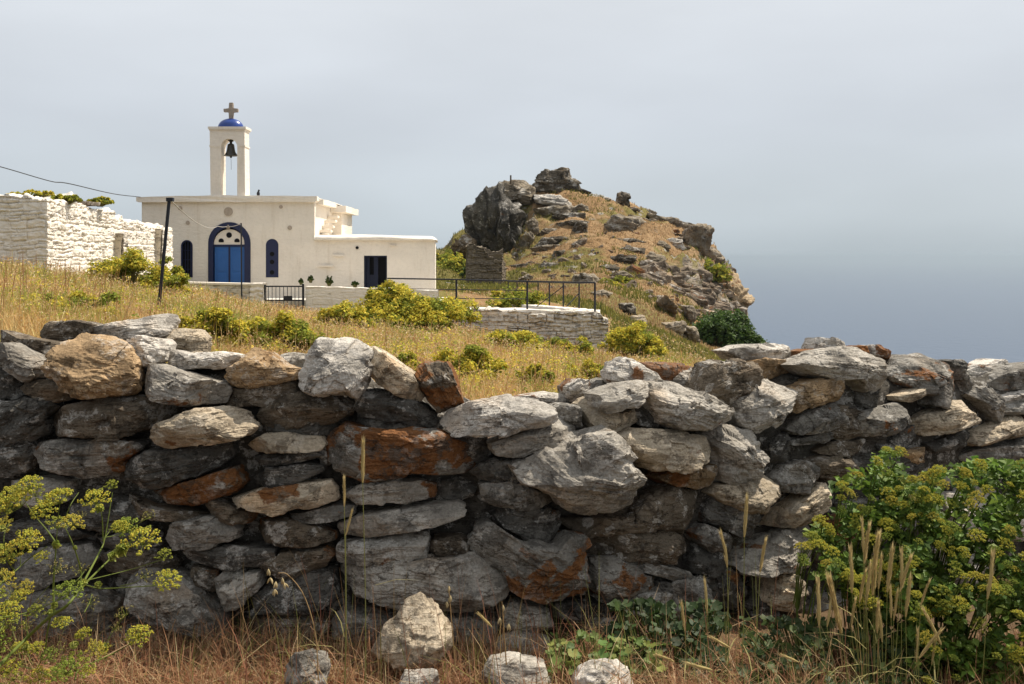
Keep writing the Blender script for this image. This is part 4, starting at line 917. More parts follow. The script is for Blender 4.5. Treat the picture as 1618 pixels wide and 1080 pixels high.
STONES = '''
.35 B 0|a165,180 190,150 290,98 450,95 570,125 560,150 430,190 300,220 190,200|dark brown hump-backed slab at the back, left of the long white slab
.36 W 0 t|a450,165 560,130 800,75 900,50 955,55 962,95 925,170 880,200 640,230 560,190|long white slab rising to the right on the wall top behind the tan boulder
.16 B 0|a-20,150 120,190 290,215 310,250 275,300 250,335 150,290 60,235 -20,225|dark brown flat slab sloping down into the left side of the tan boulder
.0 M 0|a-30,225 40,225 110,265 250,345 285,395 240,420 140,435 60,385 -30,330|pale purplish stone slanting down at the left edge beside the tan boulder
-.1 T .0 t u|a262,320 300,225 430,170 580,185 690,235 745,330 755,430 700,505 600,515 480,528 345,485 290,400|big sunlit tan boulder on top of the wall near the left edge
.06 W 0|a690,300 700,215 800,188 900,200 935,230 925,320 850,345 720,335|pale angular block resting against the right shoulder of the tan boulder
.42 L 0 t|a920,190 990,145 1110,140 1150,195 1140,290 980,280 930,260|cream slab leaning at the back of the wall top beyond the pale angular block
.10 W 0|a920,300 960,262 1060,285 1230,270 1355,290 1350,345 1230,370 1050,372 950,350|thin pale flat slab bridging the gap right of the pale angular block
-.06 M 0 t|a778,480 815,350 900,352 1050,400 1255,460 1260,500 1225,570 1040,578 900,545 800,510|light grey wedge-shaped stone directly below the thin pale bridging slab
.02 B 0|a125,480 150,430 300,420 400,470 440,540 330,558 210,545 140,510|small brown stone tucked under the left foot of the tan boulder
.05 D 0|a-30,400 90,405 125,440 130,510 60,540 -30,545|dark square block at the left edge under the purplish slanting stone
.0 D 0|a-40,560 150,528 300,545 320,590 235,650 245,740 120,790 -40,840|large blue-grey stone at the left edge with sloping underside
-.02 B 0 t|a228,655 330,590 560,530 760,520 900,545 1010,580 980,620 870,690 830,720 690,760 460,772 290,750 235,700|long brown grey slab lying directly below the tan boulder
-.1 L .06 t|a845,750 880,690 1050,630 1250,585 1370,630 1435,705 1400,750 1250,790 1060,820 950,835 860,800|cream sunlit slab jutting from the wall below the light grey wedge stone
.0 G .32|a165,840 195,790 420,765 640,775 785,790 790,830 690,900 690,950 480,990 330,970 220,900|lichen-spotted grey slab with rusty underside, below the long brown slab
.0 D .1|a690,930 740,880 860,830 1100,800 1290,790 1300,880 1220,940 1060,1000 960,1045 820,1050 710,1000|dark rounded slab below the cream jutting slab
.0 B .45|p225,785 290,762 370,738 380,765 365,782 300,797 235,797|orange-rusted slab below the dark rounded slab
.0 T 0 t|p348,595 372,575 400,551 425,557 443,577 480,585 474,598 445,606 392,615 356,612|saddle-shaped tan stone on the wall top left of the big pale boulder
.05 B 0|p348,616 400,611 470,597 478,612 470,632 400,642 350,640|dark slab under the saddle-shaped tan stone
.3 M 0 t|b135,235 200,205 280,215 290,250 260,300 170,300|small rounded grey stone behind the saddle-shaped tan stone
-.08 W 0 t|b240,395 290,260 310,190 370,130 460,130 620,165 650,210 660,300 620,400 570,440 400,450 280,430|big pale boulder with a bright flat top in the middle left of the wall top
-.02 L 0 t|b640,180 670,170 760,220 900,320 935,370 935,400 970,450 940,490 820,440 700,370 650,330 645,270|pinkish cream slab sloping down right from the big pale boulder
.0 B .45|b925,330 950,275 1040,260 1100,262 1130,300 1150,350 1190,490 1150,510 1060,545 1000,480 960,420|upright dark stone with an orange cap standing on the wall top
.0 D 0 t|b575,520 600,430 690,420 820,440 960,500 1030,560 1040,610 900,620 760,600 600,575|dark thinly layered stone below the pinkish cream sloping slab
.0 B 0 t|b-10,570 30,510 200,458 320,438 460,455 560,515 550,555 450,605 330,640 130,648 20,625|brown almond-shaped slab below the big pale boulder
-.03 L 0 t|b-55,740 60,670 200,655 370,690 405,730 370,765 200,770 0,778|flat cream-topped slab under the brown almond-shaped slab
.01 D .15|b0,795 100,780 360,768 395,790 330,815 130,848 40,840|very thin dark slab sandwiched beneath the flat cream-topped slab
.0 D .1|b-30,930 80,860 300,838 395,855 390,890 250,940 60,980 -20,970|dark slab with a pale right tip under the very thin slab
-.05 L .33 t|p355,792 400,778 444,769 518,761 527,775 528,795 498,804 435,811 385,801 359,797|pale slab with an orange upper lip jutting out above rusty stones
-.04 G .68|b415,690 450,640 520,610 620,635 760,640 880,630 1030,640 1110,690 1260,745 1275,790 1230,890 1050,915 860,910 630,945 450,885 420,830|largest stone with a broad orange face and grey lichen above, mid wall
.0 M .42|b500,1030 620,950 780,920 950,935 1040,970 1030,1040 900,1060 700,1062 540,1062|pale lichened stone with orange top edge under the largest orange-faced stone
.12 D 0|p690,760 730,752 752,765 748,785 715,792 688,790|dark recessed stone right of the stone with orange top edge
-.1 W 0 t|p690,671 703,651 730,640 765,633 800,627 850,632 872,644 877,660 860,672 815,682 760,689 715,685|long smooth white slab overhanging the middle of the wall
.02 D .12|p743,747 758,730 783,725 825,728 840,745 815,762 770,760|small black-brown stone left of the great triangular grey boulder
.0 G 0|p757,765 785,760 830,765 875,785 868,797 830,803 790,803 765,790|flat grey stone under the small black-brown stone
-.03 M 0 t|p775,700 800,692 856,670 892,662 911,667 917,681 900,698 875,709 828,720 800,723 783,718|weathered grey slab sloping up right beneath the long smooth white slab
.06 G 0|c285,440 340,425 410,435 425,480 430,570 400,600 390,540 300,505|small rounded tan stone standing at the right end of the smooth white slab
.34 W .3 t|c60,390 170,370 260,360 330,370 345,405 280,440 150,430|white stone with orange back edge lying behind the smooth white slab
.28 W .4|c345,330 400,285 460,285 480,310 440,400 400,430 360,390|white broken stone with orange patches at the back left of the peaked stone
.35 G .15|c430,370 490,300 570,280 620,300 640,340 560,390 470,420|brown grey flat stone behind, left of the peaked white stone
.16 W .5|c620,240 650,195 690,165 720,158 780,210 850,260 915,300 860,320 770,310 650,320 625,290|peaked white stone with a dark left face in a hollow of the wall top
.42 W 1 t|c755,185 900,190 1000,195 1060,215 1190,225 1140,290 1050,280 900,290 820,270|broad slab spattered with bright orange lichen at the back of the wall top
.36 M .1 t|c950,270 1030,230 1180,225 1170,300 1120,370 1030,345 960,320|pale slab lying right of the orange-spattered slab
-.06 M .05 t|c515,370 640,320 830,290 860,320 850,370 720,440 640,470 580,475 530,440|grey slab with pale top leaning right below the peaked white stone
.03 L 0|c435,430 510,390 530,450 640,475 750,450 790,520 700,570 620,590 560,580 480,560 450,500|smooth cream-edged plate tucked beneath the leaning grey slab
.03 D 0|c735,440 790,425 830,480 885,540 850,560 770,545|small dark wedge between the smooth plate and the orange-tipped boulder
-.1 M .16 t u|c860,400 880,310 990,305 1100,360 1230,430 1310,470 1315,530 1160,570 1020,565 900,540 865,470|sunlit grey boulder with an orange patch on its upper left shoulder
.1 B .05|c1130,360 1150,300 1200,190 1290,180 1440,200 1500,240 1480,300 1360,390 1320,470 1200,430|large brown upright boulder under the flat slabs right of centre
.3 W .1 t|p1149,553 1178,544 1228,543 1264,548 1276,556 1270,568 1245,575 1200,568 1170,568|flat white-grey capstone lying highest right of the dark green bush
.22 T 0|p1165,574 1200,566 1250,570 1262,580 1230,594 1200,602 1180,592|thin brown slab between the flat capstone and the brown upright boulder
.0 M .1 t u|p1168,655 1178,625 1203,603 1216,599 1240,603 1262,616 1259,632 1245,648 1220,670 1200,683 1180,675|oval lichen-covered grey stone leaning right beside the brown upright boulder
.0 T 0|d165,470 230,330 330,290 490,267 515,320 520,375 470,405 290,450|smooth brown slab leaning behind the oval lichen-covered stone
.04 M .12 t|d210,200 300,150 450,110 620,130 740,180 800,240 790,280 850,275 855,330 690,385 570,335 500,280 380,285 290,255|big layered grey boulder with a broken front on the right wall top
.32 W 0|d365,120 390,45 430,55 515,100 500,140 380,145|small white peak standing on the layered boulder against the sea
.4 T 1|d520,100 600,92 635,125 610,160 525,150|small wholly orange stone on top of the layered grey boulder
.38 W .4|d630,90 680,90 745,125 745,170 690,160 640,140|small white stone with orange cap right of the wholly orange stone
.38 L .85|d265,125 330,110 355,140 300,175 265,160|small orange stone left of the white peak on the wall top
.3 G .2|d765,190 830,145 900,165 900,220 820,260 790,230|brownish stone with rusty streaks behind the layered boulder's right end
.05 G .45 t|d810,265 920,170 1060,145 1110,200 1140,300 1140,400 1050,430 950,440 960,370 850,330|banded blocky boulder with rusty sides on the right wall top
.36 D 0|d1085,180 1150,172 1190,205 1170,260 1100,240|dark round stone peeping up behind the banded blocky boulder
.14 G 0|d1120,220 1180,260 1220,330 1190,390 1150,400 1130,300|narrow stone wedged against the right side of the banded boulder
.34 W .3|d1150,240 1210,200 1300,215 1370,250 1290,320 1210,330|white and orange mottled stone right of the dark round stone
.46 W 0|d1320,200 1385,168 1415,180 1420,240 1350,260|small pale pointed stone on the skyline near the right edge
.14 G .2 t|d1310,330 1360,260 1500,200 1600,200 1600,350 1390,375|brown grey slab rising to the right edge along the wall top
.05 G 0|d1200,370 1250,325 1330,335 1390,410 1400,510 1330,525 1300,470 1250,410|curved thin stone set on edge near the right edge
.04 W 0|d1395,390 1505,350 1620,340 1620,400 1410,425|thin pale slab at the right edge above two longer slabs
.02 G 0|d1400,440 1505,405 1620,400 1620,460 1400,490|grey slab at the right edge directly under the thin pale slab
-.05 L 0 t|d950,540 990,490 1180,415 1300,410 1310,460 1240,520 1000,612 960,590|sunlit cream slab sloping up right toward the curved stone on edge
.0 L 0|d800,380 900,340 980,335 975,365 850,415 805,405|thin cream slab wedged under the banded blocky boulder
.0 G 0 t|d530,520 600,480 780,430 940,405 960,470 900,510 760,580 640,620 560,600|long grey slab with a pale scar below the big layered boulder
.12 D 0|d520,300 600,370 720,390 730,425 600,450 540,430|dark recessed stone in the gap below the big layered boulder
.0 G 0 t|d200,570 260,500 380,440 510,420 540,460 500,540 350,590 230,600|grey stone with a bright right end under the smooth brown leaning slab
.02 D 0|d190,640 300,600 450,570 455,600 350,645 210,665|thin dark slab under the stone with a bright right end
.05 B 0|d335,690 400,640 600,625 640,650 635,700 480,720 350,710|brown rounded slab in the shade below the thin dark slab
.1 D .0|d640,640 750,580 870,540 940,620 900,680 760,700 650,690|dark block with a pale right edge under the long grey slab
.05 D 0|d960,650 1100,590 1240,560 1240,600 1190,650 1050,690 980,690|dark slab beneath the sunlit cream slab sloping up right
.0 L 0 t|d1205,630 1260,590 1420,510 1505,480 1600,470 1600,570 1400,630 1270,668 1215,650|long cream-lipped slab reaching the right edge
.0 G 0|d1210,740 1260,690 1505,620 1620,610 1620,790 1300,800|broad grey slab at the right edge just above the umbel bush
.0 T 0|d790,720 850,695 980,675 990,700 970,750 830,775|thin tan slab just above the flowering tops of the right bush
.0 B 0|d310,760 400,720 560,740 600,790 540,830 400,865 330,830|dull brown stone above the left end of the umbel bush
.0 G 0|d115,850 170,780 280,755 340,800 300,900 240,940 180,930 130,890|rounded grey stone left of the dull brown stone above the umbel bush
.06 D 0|d40,640 190,580 180,660 130,740 55,785|dark slanting stone under the oval lichen-covered stone
-.02 L 0|p1236,835 1244,813 1280,778 1295,762 1310,766 1310,793 1286,819 1259,833|pinkish slab slanting steeply up right beside the umbel bush
-.2 M 0 u|p822,741 844,727 897,709 906,695 936,687 967,681 983,698 999,720 1001,739 1015,780 1012,800 978,808 961,814 930,812 898,800 895,788 880,784 835,765|great triangular grey-white boulder jutting out of the wall centre
-.1 L .12 t u|c690,610 760,565 920,580 1060,590 1170,620 1205,690 1180,740 1060,790 960,810 860,790 760,720 700,650|layered tan boulder with wavy bedding right of the great triangular boulder
.0 T .45|c890,850 930,800 1050,790 1200,770 1260,790 1200,885 1090,900 950,890|rust-stained grey slab under the layered tan boulder
-.05 M .12 t u|c1165,600 1190,562 1310,547 1430,605 1485,770 1440,850 1330,885 1250,870 1230,760 1210,690|pale blocky stone with a pointed lower corner right of the layered tan boulder
-.06 L .05 t u|p1138,782 1150,768 1185,762 1225,752 1240,772 1238,790 1222,803 1190,808 1160,797|sunlit cream wedge under the pale blocky stone with a pointed corner
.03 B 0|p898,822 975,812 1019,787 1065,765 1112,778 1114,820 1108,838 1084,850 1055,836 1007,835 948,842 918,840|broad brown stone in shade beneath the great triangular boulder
.03 D .1|p783,815 800,803 845,800 893,812 880,848 852,860 825,850 795,830|dark pitted stone left under the great triangular boulder
-.03 G .36|p742,865 762,838 785,828 800,845 830,860 870,862 890,845 915,850 928,880 932,905 928,942 900,947 850,945 815,930 790,905 760,885|irregular lichened stone with an orange right shoulder low in the wall centre
.04 B 0|p933,846 1007,834 1055,840 1093,858 1090,887 1075,898 1007,886 940,878|wide brown slab under the broad brown stone in shade
.02 G .42|p936,881 972,881 1001,893 1043,920 1043,931 1004,940 954,943 935,928|grey stone with three orange blotches under the wide brown slab
.02 G 0|p998,887 1013,884 1090,903 1092,914 1067,917 1019,904|thin grey splinter slab sloping down right over the orange-blotched stone
.01 G 0|p948,947 1007,940 1046,931 1075,947 1058,957 1049,980 990,967|pale grey stone directly under the orange-blotched stone
.03 G 0|p1046,920 1105,908 1114,950 1132,967 1132,997 1111,1000 1067,985 1055,955|upright mottled grey stone left of the dark hollow in the wall
.06 D 0|p927,973 993,972 1037,981 1067,990 1037,1010 927,1002|dark footing stone above the low green mallow leaves
.05 D 0|p1096,887 1111,858 1152,878 1154,893 1126,908 1099,905|dark smooth stone left of the two tallest grass ears
.04 D 0|p1117,806 1140,778 1191,809 1194,818 1185,848 1155,846 1117,827|dark stone under the sunlit cream wedge
.03 G 0|p1098,842 1115,829 1157,850 1152,872 1126,872 1106,857|small grey stone tapering right under the broad brown stone
.0 M .18 t|p1165,895 1180,876 1205,863 1240,845 1270,832 1288,828 1298,858 1300,887 1286,899 1253,905 1218,897 1190,907|holed pale-edged boulder at the left foot of the umbel bush
-.03 L 0|p1218,950 1233,908 1271,906 1278,929 1274,950 1253,964 1230,961|small pinkish block with a bright right face under the holed boulder
.1 D 0|p1172,935 1215,930 1225,965 1225,995 1195,1005 1172,985|dark stone in the hollow left of the small pinkish block
.04 G 0|p1259,969 1289,950 1342,938 1345,991 1289,1010 1265,996|shaded stone behind the dense clump of grass ears
.03 G .5|p1303,822 1333,816 1354,837 1330,880 1304,889 1298,858|rust-spotted stone half hidden by the left side of the umbel bush
.02 G 0|p1340,798 1400,788 1440,800 1430,850 1360,862|grey stone glimpsed through the left half of the umbel bush
.02 M 0|p1480,778 1560,773 1630,788 1630,850 1500,852|pale stone glimpsed through the top of the umbel bush near the right edge
.02 G 0|p1440,866 1560,866 1600,930 1470,940|large grey stone mostly hidden behind the umbel bush
.02 D 0|p1350,872 1425,872 1460,950 1360,962|dark stone behind the grass ears and umbel bush
-.02 M 0 t|p527,834 560,819 607,810 684,799 723,795 735,801 732,816 684,831 619,844 566,851 533,851|long grey mottled slab with a notched right end, below the orange-edged stone
-.01 G 0|p527,878 533,861 607,847 675,841 674,867 670,881 634,889 554,892 530,891|rectangular grey block under the long mottled slab with a notched end
-.04 M .14|p533,908 554,890 625,887 684,884 741,880 767,893 791,920 800,938 782,955 741,970 723,973 678,964 619,961 566,950 542,926|biggest smooth grey slab low in the middle of the wall
.03 B 0|p675,870 684,852 726,850 744,861 739,878 699,882|small brown stone right of the rectangular grey block
.0 B .42|p394,843 406,825 447,822 489,831 524,846 524,857 489,864 444,863 415,851|dark almond-shaped stone with a rusty rim, left of the rectangular grey block
.03 G 0|p456,813 516,802 527,798 560,801 557,816 513,825 474,825|thin slab with a pale tip between the orange-lipped slab and the long mottled slab
.02 B 0|p406,899 441,873 513,865 524,878 513,898 465,916 427,910|brown slab with a sunlit right corner under the rusty-rimmed almond stone
.03 D 0|p400,940 444,913 489,902 524,899 530,926 530,946 489,963 430,975 403,966|dark stone with white scratches left of the biggest smooth slab
.0 G .1|p249,858 267,831 311,819 355,818 373,837 370,852 326,866 267,872|grey stone with a pale round lichen patch, right of the yellow umbel plant
.0 B .45|p315,796 335,788 379,804 403,810 394,825 370,830 335,818|small reddish stone under the orange-lipped slab's left end
.03 B 0|p195,784 237,802 296,807 327,813 320,821 255,823 219,815 195,801|thin brown slab just below the orange-rusted slab
.03 D 0|p284,875 302,867 370,864 432,866 430,882 415,895 397,898 326,895 296,886|long dark slab below the stone with the pale round lichen patch
.0 M .05|p336,935 385,908 407,905 409,929 394,947 355,971 344,963|small tilted pale block beside a dark triangular hollow
.03 G 0|p334,917 361,899 382,899 385,908 350,931 338,931|small flat stone on top of the small tilted pale block
-.03 G .05|p190,929 213,905 252,905 281,917 311,941 341,979 345,1006 320,1018 267,1012 225,985 213,964|big smooth grey slab leaning down right at the wall foot, left side
.03 M 0|p10,762 60,755 105,762 105,792 50,802 10,790|pale stone seen through the top of the yellow umbel plant at the left edge
.03 G 0|p20,920 25,882 60,867 130,862 150,882 120,912 60,927|grey stone behind the middle of the yellow umbel plant
.04 D 0|p-20,835 40,822 110,827 140,850 60,864 -20,864|thin dark slab behind the yellow umbel plant at the left edge
.03 B 0|p150,882 190,862 240,872 275,892 270,912 200,902 160,907|brown stone behind the right branches of the yellow umbel plant
.05 G 0|p-20,940 60,932 150,937 190,960 180,1000 80,1005 -20,990|low grey stone at the left edge behind the umbel plant's thick stem
.05 D 0|p100,802 180,787 230,802 225,832 150,842 110,827|dark stone just right of the pale stone behind the yellow umbel plant
.05 D 0|p150,852 240,832 252,862 180,872|dark sliver stone behind the highest right umbel
.02 D 0|p-20,702 45,692 55,715 40,747 -20,752|dark grey stone at the left edge above the umbel plant
.05 G 0|p195,1000 260,1017 240,1052 150,1042 110,1010|shaded footing stone behind the lower umbel branches
.05 G 0|p530,967 600,967 650,980 640,1012 560,1022 520,1000|shaded footing stone left of the standing pale rock
.05 B 0|p400,977 470,970 520,987 500,1022 420,1027|brown footing stone above the half-buried round stone
.03 M 0|p795,962 818,952 868,964 874,991 844,999 795,993|pale grey footing stone right of the standing pale rock
-.1 M 0 t|p765,1042 790,1020 820,1008 870,1015 880,1050 780,1062|low grey stone in the dry grass right of the standing pale rock
.06 D 0|p1060,997 1130,1002 1180,1012 1170,1047 1080,1047|dark footing stone beneath the upright mottled stone
.06 D 0|p1200,1002 1260,1002 1300,1017 1290,1052 1210,1052|dark footing stone beneath the small pinkish block
.05 G 0|p670,977 740,975 790,987 770,1017 700,1017|grey footing stone below the biggest smooth slab
.06 D 0|p1130,900 1165,900 1172,930 1160,960 1128,955|dark stone deep in the hollow left of the holed boulder
.06 D 0|p500,700 518,690 522,735 508,742|narrow dark stone upright in the gap left of the largest orange-faced stone
.08 D 0|p885,955 948,950 990,970 930,985 880,980|dark stone low in the wall centre under the lichened orange-shouldered stone
.07 D 0|p1095,912 1128,905 1130,950 1118,965|narrow shaded stone beside the upright mottled stone
.06 D 0|p405,780 470,772 500,800 430,806|dark packing stone behind the orange-lipped slab
.07 G 0|p560,655 640,655 690,668 690,690 560,672|thin grey packing slab above the largest orange-faced stone
.06 B 0|p300,895 345,900 345,935 312,930|small brown packing stone above the leaning smooth grey slab
.06 D 0|p410,655 560,640 560,668 520,690 415,680|dark packing slab right of the cream jutting slab
.07 D 0|p640,690 770,690 780,725 755,735 700,700|dark packing stone under the long smooth white slab
.05 B .1|p1260,648 1330,640 1400,660 1340,695 1262,690|brown packing slab beneath the thin cream wedged slab
.06 D 0|p1350,720 1450,705 1470,730 1400,760 1345,750|dark packing stone left of the thin tan slab above the bush
'''
for si, line in enumerate(l_ for l_ in STONES.strip().split('\n')):
    d, tone, orange, p, label, ex = parse(line)
    cu, cv = p.mean(0)
    W3 = wall_pt(p[:, 0], p[:, 1], d)
    c3 = wall_pt(cu, cv, d)
    du = (wall_y0(cu+40)-wall_y0(cu-40))/2; aa = math.atan2(wall_y0(cu+60)-wall_y0(cu-60), 120/F*c3[1]) if cu > 820 else 0.0
    ex_ = np.array([math.cos(aa), math.sin(aa)])
    loc2 = np.stack([(W3[:, 0]-c3[0])*ex_[0]+(W3[:, 1]-c3[1])*ex_[1], W3[:, 2]-c3[2]], -1)
    # tiny overlap so that neighbours touch
    loc2 *= 1.02
    wd = np.ptp(loc2[:, 0]); hg = np.ptp(loc2[:, 1]); sm = min(wd, hg)
    o = rock('wall_stone', loc2, .27*sm+.02, .16+.25*sm, M['stone'], si+1, n=150 if wd > .3 else 100, m=76 if wd > .3 else 52, facets=8, topf=(.9 if 't' in ex else None), up=1.0 if 'u' in ex else 0.0)
    o.data.polygons.foreach_set('use_smooth', np.zeros(len(o.data.polygons), bool))
    o.location = c3; o.rotation_euler = (-BAT*.6, 0, aa)
    jit = np.random.default_rng(si).uniform(.88, 1.12)
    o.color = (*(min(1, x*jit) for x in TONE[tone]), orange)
    tag(o, label, 'stone', 'stones of the dry stone wall')
# rubble heart of the wall, well behind the faces
us_ = np.linspace(-560, 2300, 260); tops = np.interp(us_, [-250, 0, 180, 330, 500, 640, 700, 860, 960, 1130, 1250, 1480, 1618, 1850], [575, 575, 560, 575, 578, 605, 630, 640, 625, 610, 578, 590, 605, 615])
V = []
for u_, tv in zip(us_, tops):
    zt = ZV(tv, wall_y0(u_)+.45)
    y0 = wall_y0(u_)
    for (dy, z_) in ((.20, -.3), (.21, .0), (.215, zt*.33), (.23, zt*.66), (.30, zt-.05), (.42, zt), (.62, zt-.02), (.74, zt-.1), (.78, .1), (.8, -.3)):
        V.append(((u_-UC)/F*(y0+dy+.2), y0+dy, z_))
V = np.array(V); V += np.stack([fbm(V*4+k*9, 4)*.05 for k in range(3)], -1)
idx = np.arange(len(us_)-1)[:, None]*10+np.arange(9)[None]
o = mesh_np('rubble_fill', V, np.stack([idx, idx+10, idx+11, idx+1], -1).reshape(-1, 4), M['stone']); o.color = (.10, .092, .08, 0); tag(o, kind='stuff')

# the wall runs on beyond both sides of the picture
rows = []
for (ua, ub_) in ((-520, -45), (1655, 2250)):
    u_ = ua
    for zr in np.arange(.06, .95, .125):
        u_ = ua+RNG.uniform(-20, 20)
        while u_ < ub_:
            ln = RNG.uniform(.22, .46); rows.append((u_, zr+RNG.normal(0, .012), ln)); u_ += ln*F/float(wall_y0(u_))*.93
rows = np.array(rows); n = len(rows); yb = wall_y0(rows[:, 0])+BAT*rows[:, 1]
th = np.linspace(0, np.pi, 22); ph = np.linspace(0, 2*np.pi, 40, endpoint=False); TH, PH = np.meshgrid(th, ph, indexing='ij')
S0 = np.stack([np.sin(TH)*np.cos(PH), np.sin(TH)*np.sin(PH), np.cos(TH)], -1).reshape(-1, 3); S0 = np.sign(S0)*np.abs(S0)**.6
dim = np.stack([rows[:, 2]*.53, RNG.uniform(.16, .24, n), RNG.uniform(.065, .085, n)], -1); V = S0[None]*dim[:, None]
V = V*(1+.22*perlin(V*6+np.arange(n)[:, None, None]*3.3)+.10*perlin(V*np.array([9, 9, 40])+np.arange(n)[:, None, None]*1.7))[..., None]
V += np.stack([(rows[:, 0]-UC)/F*yb, yb+.12, rows[:, 1]], -1)[:, None]
i_ = np.arange(21)[:, None]*40+np.arange(40)[None]; j_ = np.arange(21)[:, None]*40+((np.arange(40)+1) % 40)[None]
q1 = np.stack([i_, i_+40, j_+40, j_], -1).reshape(-1, 4)
o = mesh_np('rubble_stones', V.reshape(-1, 3), (np.arange(n)[:, None, None]*880+q1[None]).reshape(-1, 4), M['stone'], smooth=False); o.color = (.27, .255, .23, .15); tag(o, kind='stuff')
# loose stones lying in the foreground grass
LOOSE = '''
3.62 L 0 t|p590,1027 607,994 625,973 637,955 661,942 673,958 687,967 705,1003 708,1027 693,1044 678,1056 649,1064 625,1050 604,1036|pale pointed rock standing on the ground in front of the wall
3.45 G 0 t|p444,1062 459,1038 489,1032 513,1041 520,1062 515,1085 455,1085|half-buried round grey stone in the foreground dry grass
3.42 W 0 t|p630,1085 637,1066 690,1065 695,1085|small pale stone at the foot of the standing pointed rock
3.5 M 0 t|p765,1060 775,1047 815,1043 860,1052 870,1085 765,1085|flat pale stone at the bottom edge right of the pointed rock
3.45 W 0 t|p904,1085 910,1070 930,1056 978,1050 995,1062 998,1090 904,1090|white flat stone in front of the low mallow leaves at the bottom edge
'''
for si, line in enumerate(LOOSE.strip().split('\n')):
    d, tone, orange, p, label, ex = parse(line)
    c = p.mean(0); c3 = np.array(P(c[0], c[1], d)); l2 = np.stack([(p[:, 0]-c[0])/F*d, -(p[:, 1]-c[1])/F*d], -1)
    o = rock('loose_stone', l2, .45*np.ptp(l2[:, 0]), .40*np.ptp(l2[:, 0]), M['stone'], 500+si, facets=9, topf=.9)
    o.location = c3; o.color = (*TONE[tone], 0); tag(o, label, 'stone')

